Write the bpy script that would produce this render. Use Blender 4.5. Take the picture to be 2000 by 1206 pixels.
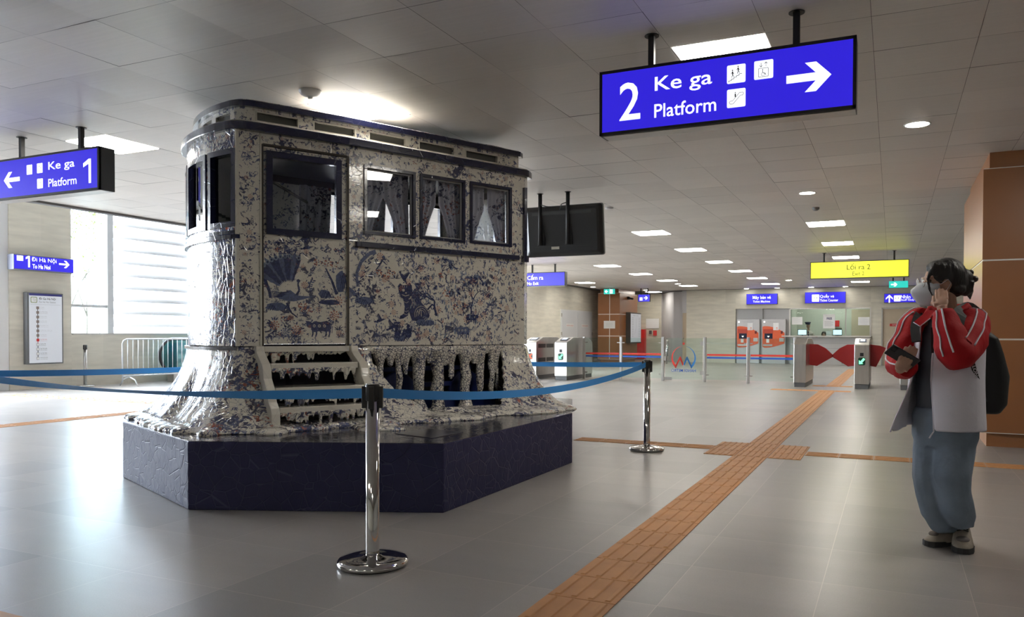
import bpy, bmesh, math, random
from mathutils import Vector, Matrix, noise
SC = bpy.context.scene; COL = SC.collection
for _o in list(bpy.data.objects): bpy.data.objects.remove(_o)
# ------------------------------------------------------------------ camera
FPX, CX, CY, YAW, PIT, ROL, CAMH = 1500.0, 1068.2, 678.68, .4228, -.0162, .0031, 1.12
def _axes():
    cy, sy = math.cos(YAW), math.sin(YAW)
    f = Vector((-sy*math.cos(PIT), cy*math.cos(PIT), math.sin(PIT)))
    r = Vector((cy, sy, 0)); u = r.cross(f)
    c, s = math.cos(ROL), math.sin(ROL)
    return c*r+s*u, -s*r+c*u, f
CR, CU, CF = _axes(); CO = Vector((0, 0, CAMH))
cam_d = bpy.data.cameras.new('camera'); cam = bpy.data.objects.new('camera', cam_d); COL.objects.link(cam)
cam_d.sensor_width = 36; cam_d.lens = FPX/2000*36
cam_d.shift_x = (1000-CX)/2000; cam_d.shift_y = (CY-603)/2000
cam_d.clip_start = .05; cam_d.clip_end = 300
M4 = Matrix((CR, CU, -CF)).transposed().to_4x4(); M4.translation = CO
cam.matrix_world = M4; SC.camera = cam
# ------------------------------------------------------------------ world, sun, exposure
SC.view_settings.view_transform = 'Standard'; SC.view_settings.look = 'None'
SC.view_settings.gamma = 1; SC.view_settings.use_curve_mapping = False
SC.view_settings.exposure = 0.14
W = bpy.data.worlds.new('sky'); SC.world = W; W.use_nodes = True
_bg = W.node_tree.nodes['Background']; _bg.inputs[0].default_value = (.82, .9, 1, 1); _bg.inputs[1].default_value = 35.0
sun_d = bpy.data.lights.new('sun', 'SUN'); sun = bpy.data.objects.new('sun', sun_d); COL.objects.link(sun)
sun_d.energy = 70; sun_d.angle = math.radians(.8); sun_d.color = (1, .97, .9)
sun.rotation_euler = Vector((1.0, -.62, -.62)).to_track_quat('-Z', 'Y').to_euler()
PANEL_E, DOWN_E = 24.0, 50.0

# ------------------------------------------------------------------ authoring helpers
def ray(px, py): return CR*((px-CX)/FPX) - CU*((py-CY)/FPX) + CF
def onZ(px, py, z=0): d = ray(px, py); return CO + d*((z-CAMH)/d.z)
def onX(px, py, X): d = ray(px, py); return CO + d*(X/d.x)
def onY(px, py, Y): d = ray(px, py); return CO + d*(Y/d.y)
def atD(px, py, dep): return CO + ray(px, py)*dep

def new_mat(name):
    m = bpy.data.materials.new(name); m.use_nodes = True; nt = m.node_tree
    return m, nt, nt.nodes['Principled BSDF']
def mk(name, col, rough=.5, metal=0, spec=.5, coat=0, crough=.05, emit=None, es=0, trans=0, alpha=1, bump=None, var=0, vscale=8, ior=None, sheen=0, stretch=None):
    m, nt, b = new_mat(name); N, L = nt.nodes, nt.links
    b.inputs['Base Color'].default_value = (*col, 1); b.inputs['Roughness'].default_value = rough
    b.inputs['Metallic'].default_value = metal; b.inputs['Specular IOR Level'].default_value = spec
    b.inputs['Coat Weight'].default_value = coat; b.inputs['Coat Roughness'].default_value = crough
    b.inputs['Transmission Weight'].default_value = trans; b.inputs['Alpha'].default_value = alpha
    b.inputs['Sheen Weight'].default_value = sheen
    if ior: b.inputs['IOR'].default_value = ior
    if emit: b.inputs['Emission Color'].default_value = (*emit, 1); b.inputs['Emission Strength'].default_value = es
    if var or bump:
        tc = N.new('ShaderNodeTexCoord'); mp = N.new('ShaderNodeMapping'); L.new(tc.outputs['Object'], mp.inputs[0])
        if stretch: mp.inputs['Scale'].default_value = stretch
    if var:
        n = N.new('ShaderNodeTexNoise'); n.inputs['Scale'].default_value = vscale; n.inputs['Detail'].default_value = 6
        L.new(mp.outputs[0], n.inputs['Vector'])
        mr = N.new('ShaderNodeMapRange'); mr.inputs[1].default_value = .3; mr.inputs[2].default_value = .7
        mr.inputs[3].default_value = 1-var; mr.inputs[4].default_value = 1+var; L.new(n.outputs[0], mr.inputs[0])
        vm = N.new('ShaderNodeVectorMath'); vm.operation = 'SCALE'; vm.inputs[0].default_value = col
        L.new(mr.outputs[0], vm.inputs['Scale']); L.new(vm.outputs[0], b.inputs['Base Color'])
    if bump:
        n2 = N.new('ShaderNodeTexNoise'); n2.inputs['Scale'].default_value = bump[0]; n2.inputs['Detail'].default_value = 4
        L.new(mp.outputs[0], n2.inputs['Vector'])
        bp = N.new('ShaderNodeBump'); bp.inputs['Strength'].default_value = bump[1]; bp.inputs['Distance'].default_value = bump[2] if len(bump) > 2 else .01
        L.new(n2.outputs[0], bp.inputs['Height']); L.new(bp.outputs[0], b.inputs['Normal'])
    return m
def node(nt, typ, **kw):
    n = nt.nodes.new(typ)
    for k, v in kw.items():
        if k.startswith('i_'):
            key = k[2:]; key = int(key) if key.isdigit() else key.replace('_', ' ')
            n.inputs[key].default_value = v
        else: setattr(n, k, v)
    return n

class MB:
    """collects shapes; build() links them as one mesh object"""
    def __init__(s): s.b = bmesh.new(); s.mi = 0; s.sm = False
    def m(s, i): s.mi = i; return s
    def face(s, pts, mi=None):
        try: f = s.b.faces.new([s.b.verts.new(Vector(p)) for p in pts])
        except ValueError: return
        f.material_index = s.mi if mi is None else mi; f.smooth = s.sm; return f
    def grid(s, rows, close=False, cap=False):
        """rows of equal-length point lists; close: last column joins the first"""
        V = [[s.b.verts.new(Vector(p)) for p in r] for r in rows]; n = len(rows[0])
        for i in range(len(V)-1):
            for j in range(n if close else n-1):
                k = (j+1) % n
                f = s.b.faces.new((V[i][j], V[i][k], V[i+1][k], V[i+1][j])); f.material_index = s.mi; f.smooth = s.sm
        if cap:
            for r in (V[0][::-1], V[-1]):
                f = s.b.faces.new(r); f.material_index = s.mi; f.smooth = False
        return s
    def box(s, x0, x1, y0, y1, z0, z1, mt=None):
        P = [Vector((x, y, z)) for z in (z0, z1) for x, y in ((x0, y0), (x1, y0), (x1, y1), (x0, y1))]
        if mt: P = [mt @ p for p in P]
        v = [s.b.verts.new(p) for p in P]
        for q in ((3, 2, 1, 0), (4, 5, 6, 7), (0, 1, 5, 4), (1, 2, 6, 5), (2, 3, 7, 6), (3, 0, 4, 7)):
            f = s.b.faces.new([v[k] for k in q]); f.material_index = s.mi; f.smooth = False
        return s
    def prism(s, pts, d, cap=True):
        """pts: closed loop of 3D points, d: extrusion vector"""
        d = Vector(d); a = [s.b.verts.new(Vector(p)) for p in pts]; c = [s.b.verts.new(Vector(p)+d) for p in pts]
        n = len(pts)
        for i in range(n):
            f = s.b.faces.new((a[i], a[(i+1) % n], c[(i+1) % n], c[i])); f.material_index = s.mi; f.smooth = s.sm
        if cap:
            for r in (a[::-1], c):
                f = s.b.faces.new(r); f.material_index = s.mi; f.smooth = False
        return s
    def tube(s, pts, rad, n=12, cap=True, squash=None):
        """swept tube; rad: number or list; squash: (axis vector, factor)"""
        pts = [Vector(p) for p in pts]; rad = rad if isinstance(rad, (list, tuple)) else [rad]*len(pts)
        rows = []; up = None
        for i, p in enumerate(pts):
            t = (pts[min(i+1, len(pts)-1)]-pts[max(i-1, 0)]).normalized()
            if up is None:
                up = Vector((0, 0, 1)) if abs(t.z) < .9 else Vector((1, 0, 0))
            a = t.cross(up).normalized(); up = a.cross(t).normalized()
            r = []
            for k in range(n):
                q = (a*math.cos(2*math.pi*k/n)+up*math.sin(2*math.pi*k/n))*rad[i]
                if squash: ax = Vector(squash[0]).normalized(); q = q - ax*(q.dot(ax)*(1-squash[1]))
                r.append(p+q)
            rows.append(r)
        o = s.sm; s.sm = True; s.grid(rows, close=True, cap=cap); s.sm = o
        return s
    def lathe(s, prof, c, n=32, axis=None):
        """prof: (radius, height) list around +z at c (or around axis matrix)"""
        c = Vector(c); o = s.sm; s.sm = True
        mt = axis if axis else Matrix.Identity(3)
        s.grid([[c+mt @ Vector((r*math.cos(2*math.pi*k/n), r*math.sin(2*math.pi*k/n), h)) for k in range(n)] for r, h in prof], close=True, cap=True)
        s.sm = o; return s
    def ball(s, c, r, n=12, mt=None):
        c = Vector(c); r = r if isinstance(r, (list, tuple)) else (r, r, r); o = s.sm; s.sm = True
        rows = []
        for i in range(n+1):
            a = math.pi*(.02+.96*i/n)
            rows.append([])
            for k in range(2*n):
                q = Vector((math.sin(a)*math.cos(math.pi*k/n)*r[0], math.sin(a)*math.sin(math.pi*k/n)*r[1], math.cos(a)*r[2]))
                rows[-1].append(c+(mt @ q if mt else q))
        s.grid(rows, close=True, cap=True); s.sm = o; return s
    def mesh(s, name):
        me = bpy.data.meshes.new(name); bmesh.ops.recalc_face_normals(s.b, faces=s.b.faces[:]); s.b.to_mesh(me); s.b.free(); return me
    def build(s, name, mats, parent=None, origin=None, bevel=0, label=None, norecalc=False):
        me = bpy.data.meshes.new(name)
        if not norecalc: bmesh.ops.recalc_face_normals(s.b, faces=s.b.faces[:])
        s.b.to_mesh(me); s.b.free()
        return link(name, me, mats, parent, origin, bevel, label)
def wmat(o):
    if o is None: return Matrix.Identity(4)
    return wmat(o.parent) @ o.matrix_basis
def link(name, me, mats, parent=None, origin=None, bevel=0, label=None):
    """me holds world coordinates"""
    o = bpy.data.objects.new(name, me); COL.objects.link(o)
    for m in (mats if isinstance(mats, (list, tuple)) else [mats]): me.materials.append(m)
    if parent:
        o.parent = parent; me.transform(wmat(parent).inverted())
    else:
        if origin is None:
            v = [x.co for x in me.vertices]
            origin = ((min(p.x for p in v)+max(p.x for p in v))/2, (min(p.y for p in v)+max(p.y for p in v))/2, min(p.z for p in v))
        me.transform(Matrix.Translation(-Vector(origin))); o.location = origin
    if bevel:
        bv = o.modifiers.new('bevel', 'BEVEL'); bv.width = bevel; bv.segments = 2; bv.limit_method = 'ANGLE'; bv.angle_limit = .6
    if label: o['label'] = label
    return o
def tag(o, label, cat, group=None):
    o['label'] = label; o['category'] = cat
    if group: o['group'] = group
    return o
def struct(o): o['kind'] = 'structure'; return o
def thing(name, loc, label, cat, group=None, rz=0):
    o = bpy.data.objects.new(name, None); COL.objects.link(o); o.location = loc; o.rotation_euler = (0, 0, rz); o.empty_display_size = .1
    return tag(o, label, cat, group)
def dup(root, loc, label=None, group=None, rz=None):
    def cp(o, par):
        c = o.copy(); COL.objects.link(c); c.parent = par
        for ch in [x for x in bpy.data.objects if x.parent == o]: cp(ch, c)
        return c
    r = cp(root, None); r.location = loc
    if rz is not None: r.rotation_euler = (0, 0, rz)
    if label: r['label'] = label
    if group: r['group'] = group
    return r
def remesh(mb, voxel, smooth=4, fac=.5):
    me = mb.mesh('tmp'); o = bpy.data.objects.new('tmp', me); COL.objects.link(o)
    r = o.modifiers.new('r', 'REMESH'); r.mode = 'VOXEL'; r.voxel_size = voxel; r.use_smooth_shade = True
    if smooth: s = o.modifiers.new('s', 'SMOOTH'); s.iterations = smooth; s.factor = fac
    dg = bpy.context.evaluated_depsgraph_get(); dg.update()
    out = bpy.data.meshes.new_from_object(o.evaluated_get(dg), depsgraph=dg)
    bpy.data.objects.remove(o); bpy.data.meshes.remove(me); out.materials.clear()
    for p in out.polygons: p.use_smooth = True
    return out
# lettering: flat glyph mesh fitted into a box on a plane
def text_into(mb, s, P0, ux, uz, w, h, bold=.0, depth=.0015, mi=0, spacing=1.0):
    """P0 lower-left corner, ux/uz unit vectors; glyph ink is fitted exactly into w x h"""
    cu = bpy.data.curves.new('t', 'FONT'); cu.body = s; cu.size = 1; cu.offset = bold; cu.resolution_u = 3; cu.space_character = spacing
    o = bpy.data.objects.new('t', cu); COL.objects.link(o)
    dg = bpy.context.evaluated_depsgraph_get(); dg.update()
    me = bpy.data.meshes.new_from_object(o.evaluated_get(dg), depsgraph=dg)
    bpy.data.objects.remove(o); bpy.data.curves.remove(cu)
    if not me.vertices: return
    xs = [v.co.x for v in me.vertices]; ys = [v.co.y for v in me.vertices]
    x0, x1, y0, y1 = min(xs), max(xs), min(ys), max(ys)
    P0, ux, uz = Vector(P0), Vector(ux), Vector(uz); nv = ux.cross(uz)
    vs = [mb.b.verts.new(P0+ux*((v.co.x-x0)/(x1-x0)*w)+uz*((v.co.y-y0)/(y1-y0)*h)+nv*depth) for v in me.vertices]
    for p in me.polygons:
        try: f = mb.b.faces.new([vs[i] for i in p.vertices]); f.material_index = mi
        except ValueError: pass
    bpy.data.meshes.remove(me)
class Plane:
    """flat drawing board: origin, right and up vectors; shapes are given in metres on it"""
    def __init__(s, O, ux, uz): s.O, s.ux, s.uz = Vector(O), Vector(ux).normalized(), Vector(uz).normalized(); s.n = s.ux.cross(s.uz)
    def p(s, a, b, d=0): return s.O+s.ux*a+s.uz*b+s.n*d
    def poly(s, mb, pts, d=.0015, mi=0):
        mb.face([s.p(a, b, d) for a, b in pts], mi)
    def rect(s, mb, a0, a1, b0, b1, d=.0015, mi=0, r=0):
        if r:
            pts = []
            for cx, cy, t0 in ((a1-r, b0+r, -90), (a1-r, b1-r, 0), (a0+r, b1-r, 90), (a0+r, b0+r, 180)):
                for k in range(4): t = math.radians(t0+30*k); pts.append((cx+r*math.cos(t), cy+r*math.sin(t)))
        else: pts = [(a0, b0), (a1, b0), (a1, b1), (a0, b1)]
        s.poly(mb, pts, d, mi)
    def line(s, mb, a0, b0, a1, b1, w, d=.002, mi=0):
        dx, dy = a1-a0, b1-b0; L = math.hypot(dx, dy) or 1; nx, ny = -dy/L*w/2, dx/L*w/2
        s.poly(mb, [(a0+nx, b0+ny), (a0-nx, b0-ny), (a1-nx, b1-ny), (a1+nx, b1+ny)], d, mi)
    def disc(s, mb, a, b, r, d=.002, mi=0, n=20, ry=None):
        s.poly(mb, [(a+r*math.cos(2*math.pi*k/n), b+(ry or r)*math.sin(2*math.pi*k/n)) for k in range(n)], d, mi)
    def arc(s, mb, a, b, r, w0, w1, t0, t1, d=.002, mi=0, n=24):
        for k in range(n):
            q0, q1 = k/n, (k+1)/n; e = []
            for q, inner in ((q0, 0), (q1, 0), (q1, 1), (q0, 1)):
                t = math.radians(t0+(t1-t0)*q); w = w0+(w1-w0)*q; rr = r-w*inner
                e.append((a+rr*math.cos(t), b+rr*math.sin(t)))
            s.poly(mb, e, d, mi)
    def text(s, mb, t, a0, b0, w, h, bold=0, d=.002, mi=0, spacing=1.0): text_into(mb, t, s.p(a0, b0), s.ux, s.uz, w, h, bold, d, mi, spacing)

# ------------------------------------------------------------------ materials
steel = mk('brushed_steel', (.52, .51, .49), .3, 1, var=.08, vscale=30, stretch=(1, 1, .05))
chrome = mk('polished_steel', (.62, .61, .6), .07, 1)
steel_sat = mk('satin_steel_sheet', (.42, .41, .39), .38, 1, var=.05, vscale=12)
black = mk('black_plastic', (.012, .012, .013), .35)
black_matt = mk('black_matt_paint', (.01, .01, .011), .55)
white_l = mk('lit_white_lettering', (.9, .9, .9), .5, emit=(.93, .96, 1), es=1.0)
sign_blue = mk('lit_blue_panel', (.02, .02, .3), .35, emit=(.024, .012, .60), es=1.0)
sign_yellow = mk('lit_yellow_panel', (.5, .5, .03), .4, emit=(.86, .88, .05), es=1.05)
ink = mk('black_ink', (.02, .02, .025), .6)
ink_grey = mk('grey_ink', (.25, .25, .26), .6)
red_ink = mk('red_ink', (.6, .02, .02), .5)
paper = mk('white_paper', (.8, .8, .8), .7)
white_paint = mk('white_paint', (.72, .72, .72), .4)
grey_paint = mk('grey_paint', (.12, .125, .13), .45)
def glass_mat(name, tint=(.9, .97, .95), refl=.9):
    m, nt, b = new_mat(name); N, L = nt.nodes, nt.links
    tr = N.new('ShaderNodeBsdfTransparent'); tr.inputs[0].default_value = (*tint, 1)
    gl = N.new('ShaderNodeBsdfGlossy'); gl.inputs['Roughness'].default_value = .01
    fr = N.new('ShaderNodeFresnel'); fr.inputs[0].default_value = 1.45
    mx = N.new('ShaderNodeMixShader'); mu = N.new('ShaderNodeMath'); mu.operation = 'MULTIPLY'; mu.inputs[1].default_value = refl
    L.new(fr.outputs[0], mu.inputs[0]); L.new(mu.outputs[0], mx.inputs[0]); L.new(tr.outputs[0], mx.inputs[1]); L.new(gl.outputs[0], mx.inputs[2])
    L.new(mx.outputs[0], N['Material Output'].inputs[0]); return m
glass = glass_mat('clear_glass')
def floor_mat():
    m, nt, b = new_mat('grey_stone_tiles'); L = nt.links
    tc = node(nt, 'ShaderNodeTexCoord'); mp = node(nt, 'ShaderNodeMapping'); mp.inputs['Location'].default_value = (.128, -.07, 0)
    L.new(tc.outputs['Object'], mp.inputs[0])
    br = node(nt, 'ShaderNodeTexBrick', offset=0.0, i_Scale=1.0, i_Mortar_Size=.0016, i_Mortar_Smooth=.1, i_Brick_Width=.6, i_Row_Height=.6)
    br.inputs['Color1'].default_value = (.9, .9, .9, 1); br.inputs['Color2'].default_value = (1.12, 1.1, 1.08, 1); br.inputs['Mortar'].default_value = (1.0, 1, 1, 1)
    L.new(mp.outputs[0], br.inputs['Vector'])
    mp2 = node(nt, 'ShaderNodeMapping'); mp2.inputs['Scale'].default_value = (1.2, 5, 1); L.new(tc.outputs['Object'], mp2.inputs[0])
    n1 = node(nt, 'ShaderNodeTexNoise', i_Scale=1.3, i_Detail=8.0, i_Roughness=.62); L.new(mp2.outputs[0], n1.inputs['Vector'])
    n2 = node(nt, 'ShaderNodeTexNoise', i_Scale=160.0, i_Detail=2.0); L.new(tc.outputs['Object'], n2.inputs['Vector'])
    r1 = node(nt, 'ShaderNodeMapRange', i_1=.3, i_2=.7, i_3=.95, i_4=1.05); L.new(n1.outputs[0], r1.inputs[0])
    r2 = node(nt, 'ShaderNodeMapRange', i_1=.3, i_2=.7, i_3=.95, i_4=1.05); L.new(n2.outputs[0], r2.inputs[0])
    mm = node(nt, 'ShaderNodeMath', operation='MULTIPLY'); L.new(r1.outputs[0], mm.inputs[0]); L.new(r2.outputs[0], mm.inputs[1])
    v = node(nt, 'ShaderNodeVectorMath', operation='SCALE'); v.inputs[0].default_value = (.325, .31, .295); L.new(mm.outputs[0], v.inputs['Scale'])
    v2 = node(nt, 'ShaderNodeVectorMath', operation='MULTIPLY'); L.new(v.outputs[0], v2.inputs[0]); L.new(br.outputs['Color'], v2.inputs[1])
    mx = node(nt, 'ShaderNodeMix', data_type='RGBA'); L.new(br.outputs['Fac'], mx.inputs[0]); L.new(v2.outputs[0], mx.inputs[6]); mx.inputs[7].default_value = (.50, .46, .41, 1)
    L.new(mx.outputs[2], b.inputs['Base Color'])
    rr = node(nt, 'ShaderNodeMapRange', i_1=.3, i_2=.7, i_3=.295, i_4=.30); L.new(n1.outputs[0], rr.inputs[0]); L.new(rr.outputs[0], b.inputs['Roughness'])
    bp = node(nt, 'ShaderNodeBump', i_Strength=.12, i_Distance=.0006); L.new(n2.outputs[0], bp.inputs['Height']); L.new(bp.outputs[0], b.inputs['Normal'])
    return m
M_floor = floor_mat()
def tilewall(name, col, bw, bh, axis, joint=.55, rough=.45, mort=.004):
    m, nt, b = new_mat(name); L = nt.links
    tc = node(nt, 'ShaderNodeTexCoord'); sp = node(nt, 'ShaderNodeSeparateXYZ'); L.new(tc.outputs['Object'], sp.inputs[0])
    cb = node(nt, 'ShaderNodeCombineXYZ'); L.new(sp.outputs[axis], cb.inputs[0]); L.new(sp.outputs[2], cb.inputs[1])
    br = node(nt, 'ShaderNodeTexBrick', offset=0.5, i_Scale=1.0, i_Mortar_Size=mort, i_Brick_Width=bw, i_Row_Height=bh)
    br.inputs['Color1'].default_value = (.95, .95, .95, 1); br.inputs['Color2'].default_value = (1.05, 1.05, 1.04, 1); br.inputs['Mortar'].default_value = (joint+.45, joint+.45, joint+.45, 1)
    L.new(cb.outputs[0], br.inputs['Vector'])
    mp = node(nt, 'ShaderNodeMapping'); mp.inputs['Scale'].default_value = (.8, 5, 1); L.new(cb.outputs[0], mp.inputs[0])
    n = node(nt, 'ShaderNodeTexNoise', i_Scale=2.0, i_Detail=7.0); L.new(mp.outputs[0], n.inputs['Vector'])
    r = node(nt, 'ShaderNodeMapRange', i_1=.3, i_2=.7, i_3=.9, i_4=1.08); L.new(n.outputs[0], r.inputs[0])
    v = node(nt, 'ShaderNodeVectorMath', operation='SCALE'); v.inputs[0].default_value = col; L.new(r.outputs[0], v.inputs['Scale'])
    v2 = node(nt, 'ShaderNodeVectorMath', operation='MULTIPLY'); L.new(v.outputs[0], v2.inputs[0]); L.new(br.outputs['Color'], v2.inputs[1])
    L.new(v2.outputs[0], b.inputs['Base Color']); b.inputs['Roughness'].default_value = rough
    return m
M_wallL = tilewall('beige_wall_tiles_side', (.66, .62, .53), 1.2, .6, 1)
M_wallB = tilewall('beige_wall_tiles_back', (.62, .585, .49), 1.2, .6, 0)
M_orange = mk('orange_laminate_panel', (.29, .115, .04), .30, var=.04, vscale=3, spec=.6)
M_tact = mk('ochre_paving', (.55, .265, .10), .55, var=.08, vscale=6)
# ------------------------------------------------------------------ the room
CZ = 2.98
XL, XR, YB, YN = -15.7, 9.0, 31.5, -7.0
g = MB(); g.box(-24, XR+.3, YN, 37, -.2, 0); struct(g.build('floor', M_floor))
# ceiling: bowed metal panels over a dark backing
def panel_mat():
    m, nt, b = new_mat('satin_grey_ceiling_panel'); L = nt.links
    g_ = node(nt, 'ShaderNodeNewGeometry'); tc = node(nt, 'ShaderNodeTexCoord')
    r = node(nt, 'ShaderNodeMapRange', i_1=0.0, i_2=1.0, i_3=.93, i_4=1.06); L.new(g_.outputs['Random Per Island'], r.inputs[0])
    v = node(nt, 'ShaderNodeVectorMath', operation='SCALE'); v.inputs[0].default_value = (.66, .635, .60); L.new(r.outputs[0], v.inputs['Scale'])
    n = node(nt, 'ShaderNodeTexNoise', i_Scale=1.0, i_Detail=3.0); mp = node(nt, 'ShaderNodeMapping'); mp.inputs['Scale'].default_value = (2, 40, 1)
    L.new(tc.outputs['Object'], mp.inputs[0]); L.new(mp.outputs[0], n.inputs['Vector'])
    r2 = node(nt, 'ShaderNodeMapRange', i_1=.3, i_2=.7, i_3=.97, i_4=1.03); L.new(n.outputs[0], r2.inputs[0])
    v2 = node(nt, 'ShaderNodeVectorMath', operation='SCALE'); L.new(v.outputs[0], v2.inputs[0]); L.new(r2.outputs[0], v2.inputs['Scale'])
    L.new(v2.outputs[0], b.inputs['Base Color']); b.inputs['Roughness'].default_value = .44; b.inputs['Specular IOR Level'].default_value = .8
    return m
M_ceil = panel_mat(); M_joint = mk('dark_ceiling_joint', (.12, .12, .12), .8)
lamps = [(-7.03, 0), (-4.03, 0), (-1.03, 0)] + [(-4.03, k) for k in (14, 19, 24, 29, 34, 39)] + [(-1.03, k) for k in (14, 19, 24, 29, 34, 39)] + \
        [(-7.03, k) for k in (24, 29, 34)] + [(-10.03, 34), (-10.03, 29), (-10.03, 24), (-7.03, 39), (-9.43, 45)] + [(1.97, 0)] + [(x, -14) for x in (-7.03, -4.03, -1.03, 1.97)]  # rear row, right lamp, corridor lamp and some leftmost ones added as fill
YP0, PP = 4.88, .6
lampcells = {(round((x-.3+.13)/PP), k) for x, k in lamps}
rnd = random.Random(4)
g = MB(); g.sm = True
for i in range(-18, 15):
    for k in range(-19, 44):
        if (i, k) in lampcells: continue
        x0, y0 = -.13+i*PP, YP0+k*PP
        if y0 > YB-.1 and x0 > -8.6: continue
        j = .0014; tx, ty = rnd.uniform(-.0022, .0022), rnd.uniform(-.0022, .0022); bow = rnd.uniform(.0012, .0045); n = 4
        rows = []
        for a in range(n+1):
            r = []
            for c in range(n+1):
                u, v = a/n, c/n
                z = CZ - bow*(1-(2*u-1)**2)*(1-(2*v-1)**2)*1.6 + tx*(u-.5)+ty*(v-.5)
                r.append((x0+j+u*(PP-2*j), y0+j+v*(PP-2*j), z))
            rows.append(r)
        g.grid(rows)
ceil = struct(g.build('ceiling', M_ceil, norecalc=True))
g = MB(); g.box(-10.96, XR+.3, YN, 37, CZ+.012, CZ+.3); g.box(-15.9, -10.96, 23.8, 37, CZ+.002, CZ+.3); g.box(-15.9, -15.6, 23.8, 37, 0, 5.2); g.box(-15.9, 9, 36.8, 37, 0, CZ); g.box(-11.06, -10.93, YN, 24, CZ-.03, 5.25); struct(g.build('ceiling_backing', [M_joint]))
# walls
g = MB()
g.box(XL-.35, XL, 9.36, 10.6, 0, 5.2)          # pier with the station board
struct(g.build('wall_left', M_wallL))
g = MB(); g.box(XL-.45, XL-.03, 9.0, 9.36, 0, 5.2); struct(g.build('wall_left_pier', white_paint))
g = MB(); g.box(XL-.2, XL, 10.6, 24, 0, 1.09); struct(g.build('wall_left_low', M_wallL))
M_parapet = mk('grey_coping', (.5, .49, .46), .5)
g = MB(); g.box(XL-.25, XL+.02, 10.62, 24, 1.09, 1.125); struct(g.build('trim_1', M_parapet))
g = MB(); g.box(XL-.3, XL, YN, 9.0, 3.6, 5.2); g.box(XL-.3, XL, YN, 9, 0, 1.0); g.box(XL-.3, XL, YN, 2.2, 1.0, 3.6); struct(g.build('wall_left_near', M_wallL))
g = MB(); g.box(XL-.3, -10.9, YN, 24.2, 5.2, 5.4); struct(g.build('ceiling_high', white_paint))
g = MB(); g.box(-11.5, -11.3, 22.4, 33.7, 0, CZ); g.box(XL-.3, -11.5, 23.8, 24, 0, 5.2); struct(g.build('wall_left_far', tilewall('beige_wall_tiles_far', (.72, .69, .60), 1.2, .6, 1)))
g = MB(); g.box(-11.5, -9.3, 33.5, 33.7, 0, CZ); struct(g.build('wall_back_recess', M_wallB))
M_greywall = mk('lilac_grey_painted_wall', (.5, .49, .5), .45)
g = MB(); g.sm = True
g.grid([[(-9.45+.35*math.sin(t)*0+(0.9*q), 33.5-1.2*math.sin(q*math.pi/2)**1.5, z) for z in (0, CZ)] for q, t in [(k/12, k) for k in range(13)]])
g.sm = False; g.box(-8.55, -8.03, 32.2, 32.3, 0, CZ); struct(g.build('wall_back_curved', M_greywall))
# back wall with openings for the machines and the counter window
g = MB()
for x0, x1, z0, z1 in ((-7.82, -5.80, 0, CZ), (-5.80, -3.68, 2.19, CZ), (-3.68, -.76, 2.19, CZ), (-.76, -.37, 0, CZ), (-.37, .95, 2.17, CZ), (.95, XR, 0, CZ)):
    g = MB(); g.box(x0, x1, YB, YB+.25, z0, z1); struct(g.build('wall_back', M_wallB))
M_alc = mk('grey_metal_cladding', (.36, .36, .36), .45, .3)
g = MB(); g.box(-5.80, -3.68, YB+.12, YB+.3, 0, 2.2); struct(g.build('wall_back_alcove', M_alc)); g = MB(); g.box(-4.79, -4.745, YB+.02, YB+.12, 0, 2.19); struct(g.build('trim_2', M_alc))
_mo = mk('pale_office_paint', (.5, .52, .45), .6)
for _b in ((-3.7, -.6, YB+2.6, YB+2.7), (-3.9, -3.7, YB+.55, YB+2.7), (-.70, -.6, YB+.55, YB+2.7)): g = MB(); g.box(*_b, 0, CZ); struct(g.build('wall_office', _mo))
if 0: struct(g.build('wall_office', mk('pale_office_paint', (.5, .52, .45), .6)))
g = MB(); g.box(XR, XR+.3, YN, 36, 0, CZ+.1); struct(g.build('wall_right', M_wallL))
g = MB(); g.box(XL-.3, XR+.3, YN-.3, YN, 0, 5.4); struct(g.build('wall_near', M_wallB))
g = MB(); g.box(-8.03, -7.82, YB+.2, YB+.3, 0, 2.05, None); g.m(1).box(-8.03, -7.82, YB+.1, YB+.3, 2.05, CZ); o = struct(g.build('door_1', [mk('beige_door_leaf', (.50, .40, .28), .5), M_greywall]))
g = MB(); g.tube([(-7.98, YB+.17, .95), (-7.98, YB+.17, 1.25)], .015); g.build('door_handle', steel, o)
M_door = mk('beige_laminate_door', (.50, .41, .30), .5, var=.03)
g = MB(); g.box(-.34, .92, YB+.06, YB+.12, 0, 2.13); o = struct(g.build('door_2', M_door))
g = MB(); g.box(-.39, -.34, YB-.01, YB+.14, 0, 2.17); g.box(.92, .97, YB-.01, YB+.14, 0, 2.17); g.box(-.39, .97, YB-.01, YB+.14, 2.13, 2.18); g.build('door_frame', steel_sat, o)
g = MB(); pl = Plane((-.10, YB+.055, 1.48), (1, 0, 0), (0, 0, 1)); pl.rect(g, 0, .31, 0, .095); g.m(0)
pl.text(g, 'STAFF ONLY', .08, .025, .2, .045, mi=1, d=.004); g.build('red_sign_strip', [red_ink, paper], o)
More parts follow.
